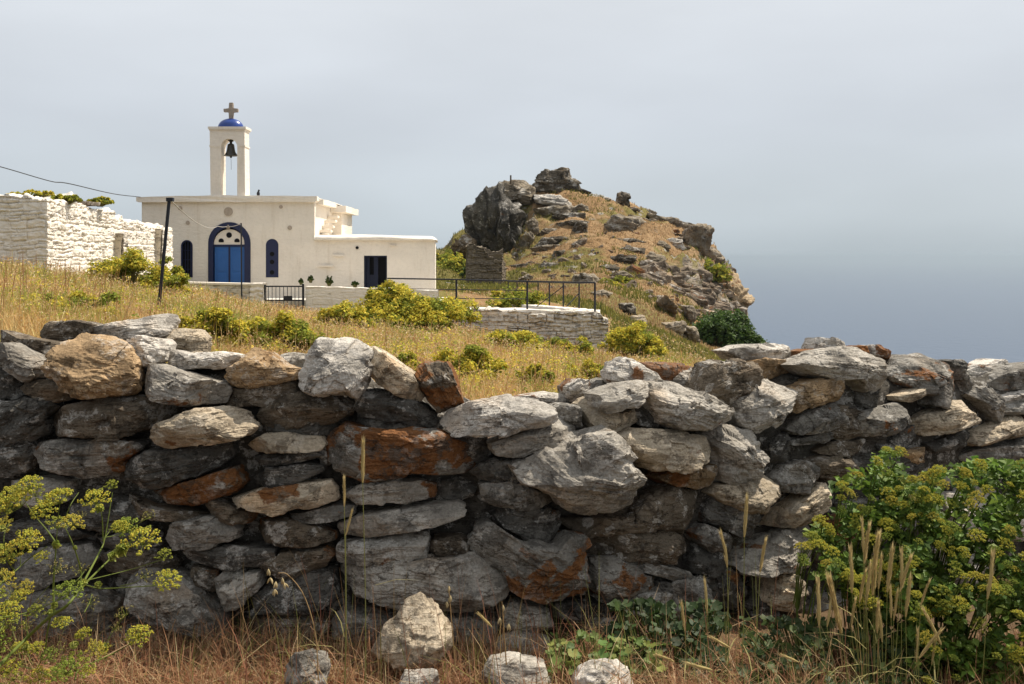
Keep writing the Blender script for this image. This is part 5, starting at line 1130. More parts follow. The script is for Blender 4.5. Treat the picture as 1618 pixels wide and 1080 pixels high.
# ------------------------------------------------------------------ rocks, terraces and cairns of the headland
HROCK = '''
93 D .0 v 8|h275,560 270,450 330,400 400,330 430,270 490,250 560,290 620,330 700,380 740,420 715,540 680,620 590,670 450,650 330,630|tall dark fissured cliff on the left flank of the headland
98 G .0 h 6|h400,345 480,230 560,170 680,160 770,220 780,290 690,320 560,300 480,300|brown rock ledge carrying the thin summit post
99 D .0 x 5|h775,250 775,170 840,110 960,85 1020,95 1070,160 1150,235 1080,250 950,250 870,270|rounded dark grey boulder crowning the summit of the headland
94 W .0 h 3|p843,306 880,309 905,320 900,327 850,320|pale bare rock sheet just below the summit boulder
98 W .0 h 3|p908,302 940,307 967,313 940,317 912,310|pale rock sheet running right from the summit boulder
90 B .0 x 5|h150,700 200,610 270,570 330,620 330,690 250,720|low dark rock at the left foot of the fissured cliff
103 D .0 x 1.5|p977,321 977,305 985,303.5 994,306 994,323|lone square dark boulder on the skyline right of the summit
89 G .0 h 4|p960,361 962,350 976,340 1012,341 1031,352 1020,362 1014,366 976,366|lens-shaped slab outcrop with a dark underside below the skyline boulder
99 G .0 h 4|p1026,337 1053,344 1100,354 1110,360 1076,361 1042,361|flat layered slabs along the right skyline of the headland
92 G .05 x 4|p1086,376 1092,360 1106,357 1120,360 1126,383 1114,399 1092,393|blocky boulder at the upper right corner of the headland
90 M .1 h 3|p1110,400 1126,391 1151,416 1142,423 1117,411|pale stepped rock sliding down from the upper right boulder
88 L .2 x 7|p1128,462 1136,449 1150,447 1164,430 1172,447 1186,472 1176,485 1167,504 1150,512 1131,493|overhanging rusty rock nose jutting over the sea
86 G .1 x 4|p1006,448 1014,422 1040,420 1053,424 1062,447 1064,474 1040,462|grey crag left in the broken cliff band below the path
85 G .1 v 3|p1059,435 1076,433 1081,471 1064,460|narrow upright crag between the grey crag and the rusty cleft
84 T .2 x 4|p1081,447 1098,450 1120,480 1114,489 1092,477|rusty brown slab in the middle of the broken cliff band
90 D .0 v 2|p1087,422 1100,421 1103,447 1092,449|dark upright block above the rusty brown slab
80 M .15 h 4|p1098,487 1131,494 1142,507 1114,503 1100,504|pale slab just above the dark green bush
79 G .1 x 3|p1084,485 1098,485 1100,504 1089,512|grey block left of the pale slab above the bush
78 M .0 v 2|p1068,469 1081,469 1087,512 1076,512|pale upright rib of rock left of the dark green bush
82 M .0 x 2|p1014,455 1022,448 1036,456 1040,466 1026,466|pale rock at the upper end of the broken cliff band
78 G .0 x 2|p1042,478 1050,468 1066,480 1070,496 1056,494|grey crag just left of the pale upright rib
66 M .0 x 2|p1080,515 1098,519 1106,541 1092,543 1084,529|pale boulder at the left edge of the dark green bush
56 D .0 x 2|p1067,546 1092,547 1097,571 1078,576|dark rock in the eroded bank right of the orange-spattered slab
86 T .2 x 4|p1112,452 1128,460 1128,488 1112,476|rusty rock between the cliff band and the overhanging nose
84 L .0 h 3|p1160,513 1184,516 1186,526 1170,524|pale rock at the foot of the overhanging nose
88 T .15 x 3|p1100,428 1130,424 1150,432 1148,448 1125,452 1104,448|brown crag above the overhanging nose
72 G .2 x 3|p1148,505 1165,504 1172,525 1160,540 1146,525|shaded rock under the overhanging nose beside the bush
60 L .0 h 3|p1180,537 1200,535 1215,545 1190,550|low tan rock at the right edge of the dark green bush
57 D .0 b 1.5|p980,495 981,480 1003,480 1005,495|square dark stone block standing on the grassy slope
56 M .0 x 1|p993,512 1000,500 1018,500 1023,513|small pile of pale stones beside the square dark block
64 M .0 x 2|p1053,513 1081,510 1081,529 1056,526|grey walling stones at the top of the eroded bank
94 G .0 s 1.6|p845,330 870,325 905,324 912,332 880,335 850,336|dark terrace wall nearest below the pale rock sheet
92 D .0 s 1.6|p873,340 900,335 924,336 922,343 890,345|dark terrace wall second below the summit
90 D .0 s 1.4|p880,352 905,348 932,349 930,354 890,356|thin terrace wall third below the summit
90 D .0 s 1.6|p848,368 860,360 880,361 884,368 866,370|short dark terrace wall right of the fissured cliff
90 D .0 x 1.6|p903,362 912,351 926,352 928,362 912,364|small dark outcrop right of the thin terrace wall
84 D .0 s 1.6|p846,384 862,374 890,373 908,380 905,386 870,384|long dark terrace wall with a vertical stone, mid slope
82 G .0 s 1.4|p838,392 860,387 890,386 890,392 850,395|pale-topped terrace wall just under the long dark one
78 D .0 b 1.6|p872,406 876,396 892,395 893,404 884,408|square dark stone beside the path, mid slope
76 D .0 s 1.4|p806,419 830,416 852,418 850,422 815,422|thin terrace wall nearest right of the ruined hut
74 D .0 s 1.6|p846,425 860,416 884,417 887,427 870,428|dark terrace wall ending in a block, right of the ruined hut
84 D .0 s 1.6|p905,376 925,371 945,373 946,380 915,380|pale and dark terrace wall left of the path
72 G .0 h 2.4|p903,446 910,434 940,433 948,443 930,449|broad flat outcrop beside the path behind the terrace railing
84 D .0 s 1.4|p958,388 970,377 1000,377 1020,382 1000,390|ragged wall of dark stones at the head of the path
82 D .0 s 1.6|p962,397 990,390 1022,392 1020,400 980,401|second ragged wall of dark stones right of the path
80 D .0 s 1.4|p956,409 980,402 1004,404 1000,412 965,413|third ragged wall of dark stones right of the path
80 G .0 s 1.4|p1010,408 1030,399 1052,404 1050,412 1020,412|grey stones scattered level with the third ragged wall
86 G .0 s 1.4|p1034,390 1045,380 1058,388 1055,394|small grey outcrop right of the ragged walls
87 W .0 h 2|p1050,384 1060,377 1075,380 1086,391 1066,391|bright white rock on the slope left of the blocky boulder
76 D .0 s 1.2|p943,424 960,417 978,422 976,428 950,429|low stones beside the lower path
72 G .0 s 1.0|p965,434 985,428 1000,436 990,442|grey stones on the slope above the square dark block
66 G .0 s 1.2|p936,462 955,458 968,463 950,468|small stones near the right end of the terrace railing
100 G .0 h 2|p1005,333 1022,330 1040,336 1030,341|flat rock on the skyline between the square boulder and the slabs
78 G .0 x 1.4|p822,440 835,432 842,437 838,444|pale stone lying below the terrace walls
88 G .0 x 2|p832,352 842,344 850,350 852,362 838,366|broken rocks at the cliff's right edge, upper
86 G .0 x 2|p828,372 838,366 844,374 836,384|broken rocks at the cliff's right edge, lower
92 G .0 x 2|p905,328 918,322 930,326 926,334 910,334|dark outcrop right of the nearest terrace wall
'''
for si, line in enumerate(HROCK.strip().split('\n')):
    head = line.split('|')[0].split(); Yd = float(head[0]); tone = head[1]; orange = float(head[2]); kind = head[3]; dep = float(head[4])
    _, _, _, p, label, _ = parse('0 G 0|'+line.split('|')[1]+'|'+line.split('|')[2])
    c = p.mean(0)
    # rest the rock on the slope: move it along its line of sight to where the hillside is
    vb = p[:, 1].max()-1.0
    yy_ = np.linspace(45, 108, 250); zz_ = terrain_z(c[0], yy_); hit = np.where(zz_ >= ZV(vb, yy_))[0]
    Yd = float(yy_[hit[0]])-dep*.15 if len(hit) and kind != 'v' and 'cliff' not in label and 'nose' not in label else Yd
    c3 = np.array(P(c[0], c[1], Yd)); l2 = np.stack([(p[:, 0]-c[0])/F*Yd, -(p[:, 1]-c[1])/F*Yd], -1)*(.93 if kind == 'v' else 1.04)
    l2[l2[:, 1] < l2[:, 1].min()*.5, 1] -= .25
    hg = np.ptp(l2[:, 1])
    ba = {'v': math.pi/2, 'h': -.15, 's': None, 'x': None, 'b': 0.0}[kind]
    nm = {'s': 'terrace_wall' if 'wall' in label else 'rock_outcrop'}.get(kind, 'boulder' if 'boulder' in label else 'rock_outcrop')
    big = len(l2) > 8 or hg > 4
    o = rock(nm, l2, min(dep*.5, .45*hg+.3), dep, M['hill_rock'], 900+si, n=150 if big else 70, m=80 if big else 36, facets=9, bedang=ba, bed=2.2 if kind == 'v' else 1.7 if kind in 'hs' else 1.3, rough=(.95 if kind == 'v' else 1.3) if kind != 'b' else .8, chipa=.12 if kind == 'v' else .05, chipw=(2.4, 1, .2) if kind == 'v' else (1, 1, 1.8), topf=.9 if kind in 'hs' else None)
    warm = (1, 1, 1) if kind == 'v' or tone == 'W' else (.98, .88, .74)
    o.location = c3; o.color = (*(a_*b_ for a_, b_ in zip(TONE[tone], warm)), max(orange, .12) if c[0] > 1000 else orange)
    tag(o, label, 'terrace wall' if nm == 'terrace_wall' else ('boulder' if nm == 'boulder' else 'rock'), 'dry stone terrace walls on the headland' if nm == 'terrace_wall' else 'rocks of the headland')
# ruined hut
YH = 64.0
hz0 = lambda u, Y: float(terrain_z(u, Y))
hut = empty('ruined_hut', tuple(P(768, 440, YH)), 'roofless ruined stone hut at the foot of the dark cliff', 'hut')
a0 = (XU(738, YH), YH); a1 = (XU(793, YH), YH+.4); a2 = (XU(800, YH+3.5), YH+3.6)
rubble_wall('front_wall', a0, a1, lambda f: ZV(391, YH)+.35*np.sin(f*5+.4)-.5*f+.05*np.sin(f*17), ZV(452, YH), .7, M['ruin_rubble'], hut, (.5, .2), .16, .04, .10, 61, hut.location)
rubble_wall('side_wall', a1, a2, lambda f: ZV(402, YH)-.9*f, ZV(452, YH), .7, M['ruin_rubble'], hut, (.4, .17), .10, .05, .08, 62, hut.location)
rubble_wall('back_wall', (a0[0]+.5, YH+3.4), (a2[0]-.2, YH+3.6), lambda f: ZV(393, YH)+.15*np.sin(f*7), ZV(452, YH), .6, M['ruin_rubble'], hut, (.4, .17), .10, .07, .08, 63, hut.location)
c3 = P(807, 285, 98); v, q = tube_np([c3-Vector((0, 0, .6)), P(807, 276.5, 98)], [.10, .09], 6); o = mesh_np('summit_post', v, q, M['wood'], None, True, tuple(c3)); tag(o, 'small upright post on the top of the headland', 'post')
# ------------------------------------------------------------------ plants
def leaf_cloud(centers, normals_up, size, col, flat=.5, aspect=1.6, up=(0, 0, 1)):
    """one bent leaf (two quads folded along the midrib) per centre, random facing biased upwards"""
    n = len(centers)
    nrm = RNG.normal(size=(n, 3)); nrm[:, 2] = np.abs(nrm[:, 2])+flat; nrm += normals_up; nrm /= np.linalg.norm(nrm, axis=1)[:, None]
    a = np.cross(nrm, RNG.normal(size=(n, 3))); a /= np.linalg.norm(a, axis=1)[:, None]+1e-9; b = np.cross(nrm, a)
    L_ = (size*aspect*.5)[:, None]; W_ = (size*.5)[:, None]; fold = (size*.16)[:, None]
    v = np.stack([centers-a*L_, centers-a*L_*.1+b*W_+nrm*fold, centers+a*L_-nrm*fold, centers-a*L_*.1-b*W_+nrm*fold], 1)
    i = np.arange(n)[:, None]*4
    q = np.concatenate([i+np.array([[0, 1, 2]]), i+np.array([[0, 2, 3]])])
    c = np.repeat(np.concatenate([col, np.ones((n, 1))], 1)[:, None], 4, 1).reshape(-1, 4)
    return v.reshape(-1, 3), q, c
YELLOW = [(.58, .49, .06), (.64, .52, .08), (.48, .44, .06)]
GREEN = [(.24, .27, .04), (.34, .35, .06), (.17, .21, .035)]
def bush(name, u, v, w, h, Y, label, cat, yellow=.6, nl=5200, leaf=.05, dark=False, group=None, dep=None, wild=.5, perch=False):
    """mounded bush of many small leaf clumps; (u, v) is the middle of its foot in the photograph, w and h its size in pixels"""
    if not perch and Y < 30:
        # stand it where the ground meets this row of the picture
        yy_ = np.linspace(5.6, 31, 300); zz_ = terrain_z(u, yy_); hit = np.where(zz_ >= ZV(v, yy_))[0]
        if len(hit): Y = float(yy_[hit[0]])
    base = P(u, v, Y); X0, Z0 = base.x, float(terrain_z(u, Y)) if Y < 60 else base.z
    Z0 = base.z if perch else min(base.z, Z0+.25)
    rx = w/F*Y/2; rz = ZV(v-h, Y)-Z0; ry = dep or min(rx, 1.6)*.8
    root = empty(name, (X0, Y, Z0), label, cat, group)
    nc = int(np.clip(46*(rx/.5), 40, 150))
    th = RNG.uniform(0, 2*np.pi, nc); r = np.sqrt(RNG.random(nc))
    px, py = r*np.cos(th), r*np.sin(th)
    lump = 1+wild*fbm(np.stack([px*2+u, py*2, px*0], -1), 3)
    cz_ = np.sqrt(np.clip(1-r**2, 0.04, 1))*RNG.uniform(.70, 1.05, nc)*lump
    cl = np.stack([px*rx*lump, py*ry*lump, cz_*rz*.97], -1)
    cr = RNG.uniform(.10, .20, nc)*min(rx, rz*1.3)*1.5
    wsel = cr**2/np.sum(cr**2); k = RNG.choice(nc, nl, p=wsel)
    dirs = RNG.normal(size=(nl, 3)); dirs[:, 2] = np.abs(dirs[:, 2])*.9-.25; dirs /= np.linalg.norm(dirs, axis=1)[:, None]
    pos = cl[k]+dirs*(cr[k]*RNG.uniform(.45, 1.05, nl))[:, None]; pos[:, 2] = np.abs(pos[:, 2])
    isy = (RNG.random(nc) < yellow+.12)[k] & (dirs[:, 2] > -.05) & (RNG.random(nl) < .85)
    col = pick(nl, [(.055, .10, .018), (.085, .14, .025), (.035, .07, .014)] if dark else GREEN, (2, 2, 1))
    if not dark: col[isy] = pick(isy.sum(), YELLOW, (2, 2, 1))
    # loose sprays straggling out of the mound
    ns = nl//6; b_ = RNG.integers(0, nc, 14); tip = cl[b_]*RNG.uniform(1.0, 1.13, (14, 1))+np.array([0, 0, .05*rz]); ks = RNG.integers(0, 14, ns); fr_ = RNG.random(ns)[:, None]
    pos[:ns] = cl[b_][ks]*(1-fr_)+tip[ks]*fr_+RNG.normal(0, .05*min(rx, rz*1.5), (ns, 3)); pos[:, 2] = np.abs(pos[:, 2])
    vv, q, c = leaf_cloud(pos, dirs*.9, leaf*RNG.uniform(.5, 1.3, nl), col)
    mesh_np('foliage', vv, q, M['leaf'] if dark else M['flower'], root, False, None, c)
    A = Acc()
    for i in RNG.choice(nc, min(nc, 36), replace=False):
        t_ = cl[i]; vs, qs = tube_np(spline([(t_[0]*.15, t_[1]*.15, -.05), (t_[0]*.6, t_[1]*.6, t_[2]*.55), t_], 6), np.linspace(.012, .004, 6)*max(1, Y/12), 5); A.add(vs, qs, (.16, .15, .05))
    A.build('stem', M['leaf'], root)
    return root
FB = [ # u, v foot, w, h, Y, yellow, label
 (205, 462, 120, 52, 17.0, .55, 'rounded yellow-green fennel bush at the foot of the sunlit white ruin wall'),
 (135, 440, 60, 20, 17.5, .6, 'small yellow-green fennel tuft left of the big bush at the ruin wall'),
 (262, 470, 60, 45, 19.0, .35, 'loose green fennel bush behind the leaning black pole'),
 (95, 502, 150, 34, 8.5, .6, 'yellow fennel patch in the tall dry grass at the far left'),
 (330, 556, 110, 60, 8.6, .75, 'bright yellow fennel bush just behind the cream slab on the wall'),
 (452, 566, 130, 58, 9.5, .6, 'yellow-green fennel bush behind the saddle-shaped tan stone'),
 (615, 522, 118, 60, 21.0, .6, 'tallest yellow-green bush against the low whitewashed wall'),
 (672, 530, 124, 58, 20.5, .6, 'broad yellow-green bush at the left end of the terrace wall'),
 (540, 524, 90, 40, 18.0, .7, 'pale yellow bush left of the tallest yellow-green bush'),
 (810, 560, 110, 34, 17.0, .6, 'low yellow bush below the middle of the terrace wall'),
 (740, 612, 120, 52, 8.8, .65, 'yellow-green bush behind the upright orange-capped stone'),
 (890, 566, 80, 26, 18.0, .5, 'small yellow bush near the right end of the terrace wall'),
 (1000, 570, 90, 50, 24.0, .75, 'bright yellow bush right of the terrace wall corner'),
 (925, 612, 70, 34, 9.5, .6, 'yellow-green bush just behind the white broken stone with orange patches'),
 (845, 622, 60, 40, 8.6, .55, 'green fennel tuft beyond the brown slab with the pale back stones'),
 (640, 600, 60, 40, 8.2, .5, 'small yellow tuft showing behind the pinkish cream sloping slab'),
 (820, 486, 80, 24, 34.0, .3, 'green shrub behind the terrace railing at its middle'),
 (790, 478, 50, 14, 42.0, .3, 'small green shrub left of the green shrub behind the railing'),
 (968, 470, 50, 22, 60.0, .4, 'yellow-green shrub on the slope right of the railing end'),
 (720, 440, 60, 30, 78.0, .25, 'green bush on the slope between the annex and the ruined hut'),
 (705, 425, 44, 24, 84.0, .25, 'upper green bush on the slope beside the annex'),
 (985, 456, 40, 16, 62.0, .3, 'small green shrub on the slope above the square dark block'),
 (1128, 446, 50, 28, 86.0, .35, 'olive green shrub on top of the broken cliff band'),
 (50, 311, 70, 9, 21.0, .7, 'yellow flowering plant growing on top of the ruin end wall'),
 (106, 318, 46, 9, 21.5, .15, 'grey-green plant growing on top of the ruin near its corner'),
 (158, 322, 40, 8, 24.0, .1, 'small grey-green plant on top of the sunlit ruin wall'),
]
for (u, v, w, h, Y, yl, lab) in FB:
    lf = max(.018, Y*.0021)
    b = bush('fennel_bush' if yl > .45 else 'green_shrub', u, v, w, h, Y, lab, 'bush' if yl > .45 else 'shrub', yl, int(np.clip(w*h*1.8, 1500, 14000)), lf, group='bushes of the field and slopes', perch=v < 330)
bush('dark_bush', 1143, 574, 118, 78, 52.0, 'dense dark green bush below the cliff at the edge of the slope', 'bush', 0, 16000, .13, True, dep=2.2, wild=.15)
bush('dark_bush', 745, 442, 30, 26, 70.0, 'dark green shrub in the shade left of the ruined hut', 'shrub', 0, 1500, .18, True)
# herbs threaded through the grass between the bushes
n0 = 650; ub = np.array([(b_[0], b_[1], b_[2]) for b_ in FB if 430 < b_[1] and b_[4] < 30])
ki = RNG.integers(0, len(ub), n0); u = np.where(RNG.random(n0) < .7, ub[ki, 0]+RNG.normal(0, 1, n0)*ub[ki, 2]*.8, RNG.uniform(-40, 1080, n0)); Y = np.where(RNG.random(n0) < .5, RNG.uniform(6, 12, n0), RNG.uniform(9, 26, n0))
kk = (u > -60) & (u < 1100); u, Y = u[kk], Y[kk]; n0 = len(u); X = (u-UC)/F*Y; Z = terrain_z(u, Y); m_ = 34
hr = RNG.uniform(.06, .20, n0); dd = RNG.normal(size=(n0, m_, 3)); dd[..., 2] = np.abs(dd[..., 2]); dd /= np.linalg.norm(dd, axis=2)[..., None]
pp = np.stack([X, Y, Z+.05], -1)[:, None]+dd*hr[:, None, None]*RNG.uniform(.4, 1.1, (n0, m_, 1))*np.array([1.2, 1.2, 1.1])
cl_ = np.repeat(pick(n0, GREEN+YELLOW, (2, 2, 1, 2, 2, 1))[:, None], m_, 1)*RNG.uniform(.8, 1.2, (n0, m_, 1))
vv, q, c = leaf_cloud(pp.reshape(-1, 3), dd.reshape(-1, 3)*.8, np.repeat(np.maximum(.016, Y*.0019), m_)*RNG.uniform(.6, 1.2, n0*m_), cl_.reshape(-1, 3))
tag(mesh_np('field_herbs', vv, q, M['flower'], None, False, None, c), kind='stuff')
# little dark weeds growing out of the patio wall
for (u, v, w, h, lab) in ((520, 449, 12, 11, 'largest dark weed growing at the foot of the annex wall'), (491, 444, 9, 7, 'small dark weed by the annex wall right of the gate'), (561, 451, 12, 6, 'low dark weed at the annex wall left of its door'), (476, 447, 7, 6, 'tiny dark weed just above the gate post')):
    bush('wall_weed', u, v, w, h, 35.6, lab, 'weed', 0, 260, .05, True, 'weeds along the chapel wall', perch=True)
bush('wall_weed', 466, 497, 22, 10, 32.6, 'dark weed growing under the right half of the iron gate', 'weed', 0, 500, .05, True, perch=True)

# ---- umbels: prototypes of the flower head (rays with little balls of florets)
def umbel_mesh(r, n_rays, florets, seed, col, bare=False, dome=.55):
    g = np.random.default_rng(seed); A = Acc()
    for i in range(n_rays):
        a = i*2.399963; rr = math.sqrt((i+.5)/n_rays); tip = np.array([math.cos(a)*rr*r, math.sin(a)*rr*r, r*(.30+dome*(1-rr**2))])*(1+g.normal(0, .05))
        v, q = tube_np([(0, 0, 0), tip*.55+np.array([0, 0, -.02*r]), tip], [.035*r*.5, .015*r, .012*r], 4); A.add(v, q, (.20, .23, .045))
        if bare and g.random() < .5: florets_ = 5
        else: florets_ = florets
        pr = .20*r
        d = g.normal(size=(florets_, 3)); d[:, 2] = np.abs(d[:, 2]); d /= np.linalg.norm(d, axis=1)[:, None]; c_ = tip+d*pr*g.uniform(.6, 1.05, (florets_, 1))
        cc = np.array(col)[g.integers(0, len(col), florets_)]*g.uniform(.8, 1.2, (florets_, 1))
        for k in range(florets_):
            s_ = .075*r; nn_ = d[k]; e1 = np.cross(nn_, [.3, .5, .8]); e1 /= np.linalg.norm(e1); e2 = np.cross(nn_, e1)
            A.add(np.array([c_[k]+e1*s_, c_[k]+e2*s_, c_[k]-e1*s_, c_[k]-e2*s_, c_[k]+nn_*s_*.9]), np.array([[0, 1, 4], [1, 2, 4], [2, 3, 4], [3, 0, 4]]), cc[k])
    me_o = A.build('umbel', M['flower'], None, False); me = me_o.data; bpy.data.objects.remove(me_o); return me
UC1 = [(.48, .43, .055), (.40, .39, .06), (.55, .45, .06), (.32, .35, .06)]
UM = [umbel_mesh(1.0, 22, 16, 1, UC1), umbel_mesh(1.0, 18, 15, 2, UC1), umbel_mesh(1.0, 26, 14, 3, UC1), umbel_mesh(1.0, 20, 15, 4, [(.44, .36, .06), (.50, .39, .06), (.36, .34, .06)])]
UM += [umbel_mesh(1.0, 20, 13, 5, [(.24, .30, .05), (.30, .34, .06), (.20, .25, .045)]), umbel_mesh(1.0, 15, 12, 6, [(.28, .31, .05), (.36, .36, .06)], False, .75)]
UB = [umbel_mesh(1.0, 13, 3, 7, [(.34, .30, .09), (.30, .24, .10)], True, .4), umbel_mesh(1.0, 10, 3, 8, [(.34, .30, .09)], True, .3)]
def put_umbel(parent, loc, r, facing, bare=False):
    me = (UB if bare else UM)[int(RNG.integers(0, 2 if bare else 6))]
    o = link(bpy.data.objects.new('umbel', me), parent)
    o.location = Vector(loc)-parent.location; o.scale = (r, r, r)
    o.rotation_euler = Vector(facing).to_track_quat('Z', 'Y').to_euler(); o.rotation_euler.rotate_axis('Z', RNG.uniform(0, 6)) if False else None
    return o
def zz(x, y): return (x/3.376, 760+y/3.376)
# left plant: traced stems (photo pixels of the close view), standing about 2.9 m from the camera
LP = empty('umbel_plant', (XU(-30, 2.9), 2.9, 0.0), 'sparse yellow-green umbel plant with thick branching stems at the left edge', 'plant')
def yl(x): return 2.95+.25*math.sin(x*.013)
def pt(x, y, dy=0): u_, v_ = zz(x, y); Y_ = yl(x)+dy; return np.array(P(u_, v_, Y_))
A = Acc()
STEMS = [([(-160, 1180), (0, 980), (150, 830), (270, 720), (360, 660), (440, 550)], 14, 8), ([(440, 550), (530, 380), (560, 300), (600, 60)], 8, 3), ([(440, 550), (540, 572), (700, 565), (860, 555)], 5, 3),
 ([(400, 600), (520, 480), (600, 400), (650, 330)], 8, 4), ([(640, 340), (660, 290)], 4, 3), ([(650, 350), (700, 320), (740, 300)], 4, 3), ([(290, 715), (285, 560), (300, 340)], 8, 4), ([(430, 540), (430, 470), (390, 340), (340, 230)], 6, 3),
 ([(300, 330), (250, 260), (190, 190), (140, 120)], 5, 3), ([(300, 330), (310, 200), (320, 110)], 3, 2), ([(-60, 600), (80, 480), (160, 410), (250, 350)], 5, 3), ([(80, 480), (40, 420), (20, 300), (60, 200)], 5, 3), ([(110, 450), (110, 400), (130, 360)], 3, 2),
 ([(-40, 735), (150, 700), (300, 640), (360, 610)], 5, 3), ([(300, 640), (420, 520), (450, 480)], 4, 2), ([(270, 720), (250, 820), (240, 900), (200, 1000)], 6, 3), ([(300, 1060), (200, 1010), (100, 985)], 5, 3), ([(400, 1060), (430, 1000), (600, 920), (690, 870), (735, 840)], 5, 3),
 ([(560, 300), (590, 260), (630, 210)], 3, 2), ([(560, 300), (640, 280), (800, 190)], 3, 2), ([(550, 320), (545, 200), (530, 130)], 4, 3), ([(460, 530), (700, 470), (860, 420)], 3, 2), ([(640, 560), (720, 540), (770, 500)], 3, 2), ([(600, 800), (640, 750), (680, 710)], 4, 2), ([(520, 970), (590, 820), (620, 780)], 4, 2),
 ([(340, 1040), (380, 1000), (400, 960)], 5, 3), ([(450, 700), (480, 640), (490, 600)], 3, 2), ([(150, 830), (140, 720), (190, 640), (260, 560)], 4, 2), ([(-60, 900), (20, 760), (40, 690)], 5, 3), ([(-60, 620), (0, 560), (20, 530)], 4, 2), ([(160, 960), (140, 860), (150, 760)], 3, 2), ([(350, 190), (380, 120), (420, 60)], 3, 2)]
for pts, r0, r1 in STEMS:
    d3 = [pt(x, y) for x, y in pts]; n = 6+4*len(pts); sp = spline(d3, n)
    v, q = tube_np(sp, np.linspace(r0, r1, n)*.8/3.376/F*2.95, 7); A.add(v, q, (.17, .21, .04))
# swollen sheaths and little pale bracts at the forks
for x, y, s_ in ((650, 365, 52), (600, 400, 40), (525, 550, 26), (530, 140, 34), (300, 335, 30), (440, 540, 30), (290, 660, 24), (395, 870, 30), (10, 250, 28), (560, 885, 22), (270, 700, 26), (400, 355, 16), (140, 880, 30)):
    c_ = pt(x, y); m_ = 26; dr = RNG.normal(size=(m_, 3)); dr /= np.linalg.norm(dr, axis=1)[:, None]
    v, q, c = leaf_cloud(c_+dr*s_*.42/3.376/F*2.95, dr, np.full(m_, s_*.75/3.376/F*2.95), pick(m_, [(.26, .30, .05), (.33, .34, .07)], (1, 1)), 0.0); A.add(v, q, c)
A.build('stem', M['leaf'], LP, True, LP.location)
for x, y, r in ((515, 95, 75), (665, 245, 72), (765, 310, 85), (885, 530, 62), (110, 110, 85), (240, 150, 62), (320, 95, 70), (160, 20, 70), (100, 370, 88), (145, 305, 75), (300, 235, 50), (380, 225, 55), (365, 590, 70), (740, 820, 62), (400, 985, 75), (350, 1010, 60), (880, 400, 40), (20, 230, 50), (50, 140, 75), (20, 520, 60), (40, 690, 65), (40, 760, 70), (640, 240, 45), (600, 25, 40), (560, 890, 40), (450, 815, 40), (60, 70, 60), (190, 60, 60), (500, 890, 50), (-20, 400, 70), (-30, 640, 70), (210, 1040, 60), (110, 890, 50), (200, 890, 46), (40, 1000, 70), (260, 930, 44), (330, 760, 44), (190, 700, 50), (110, 620, 60), (-10, 880, 70), (70, 1040, 60), (-30, 780, 60), (290, 1040, 50), (140, 560, 44), (-20, 120, 70), (470, 1020, 40), (230, 400, 40)):
    put_umbel(LP, pt(x, y+r*.35, RNG.normal(0, .03)), r/3.376/F*2.95*1.05, (RNG.normal(.1, .3), -.55+RNG.normal(0, .2), 1.0))
for x, y, r in ((310, 460, 55), (480, 640, 50), (800, 185, 42), (120, 960, 60), (670, 700, 55), (770, 500, 45), (430, 470, 45), (510, 880, 40), (240, 640, 40), (150, 770, 45), (330, 890, 45), (560, 940, 45), (620, 780, 38), (70, 590, 55), (430, 180, 30), (60, 880, 55)):
    put_umbel(LP, pt(x, y+r*.3), r/3.376/F*2.95, (RNG.normal(0, .4), -.5, 1.0), True)

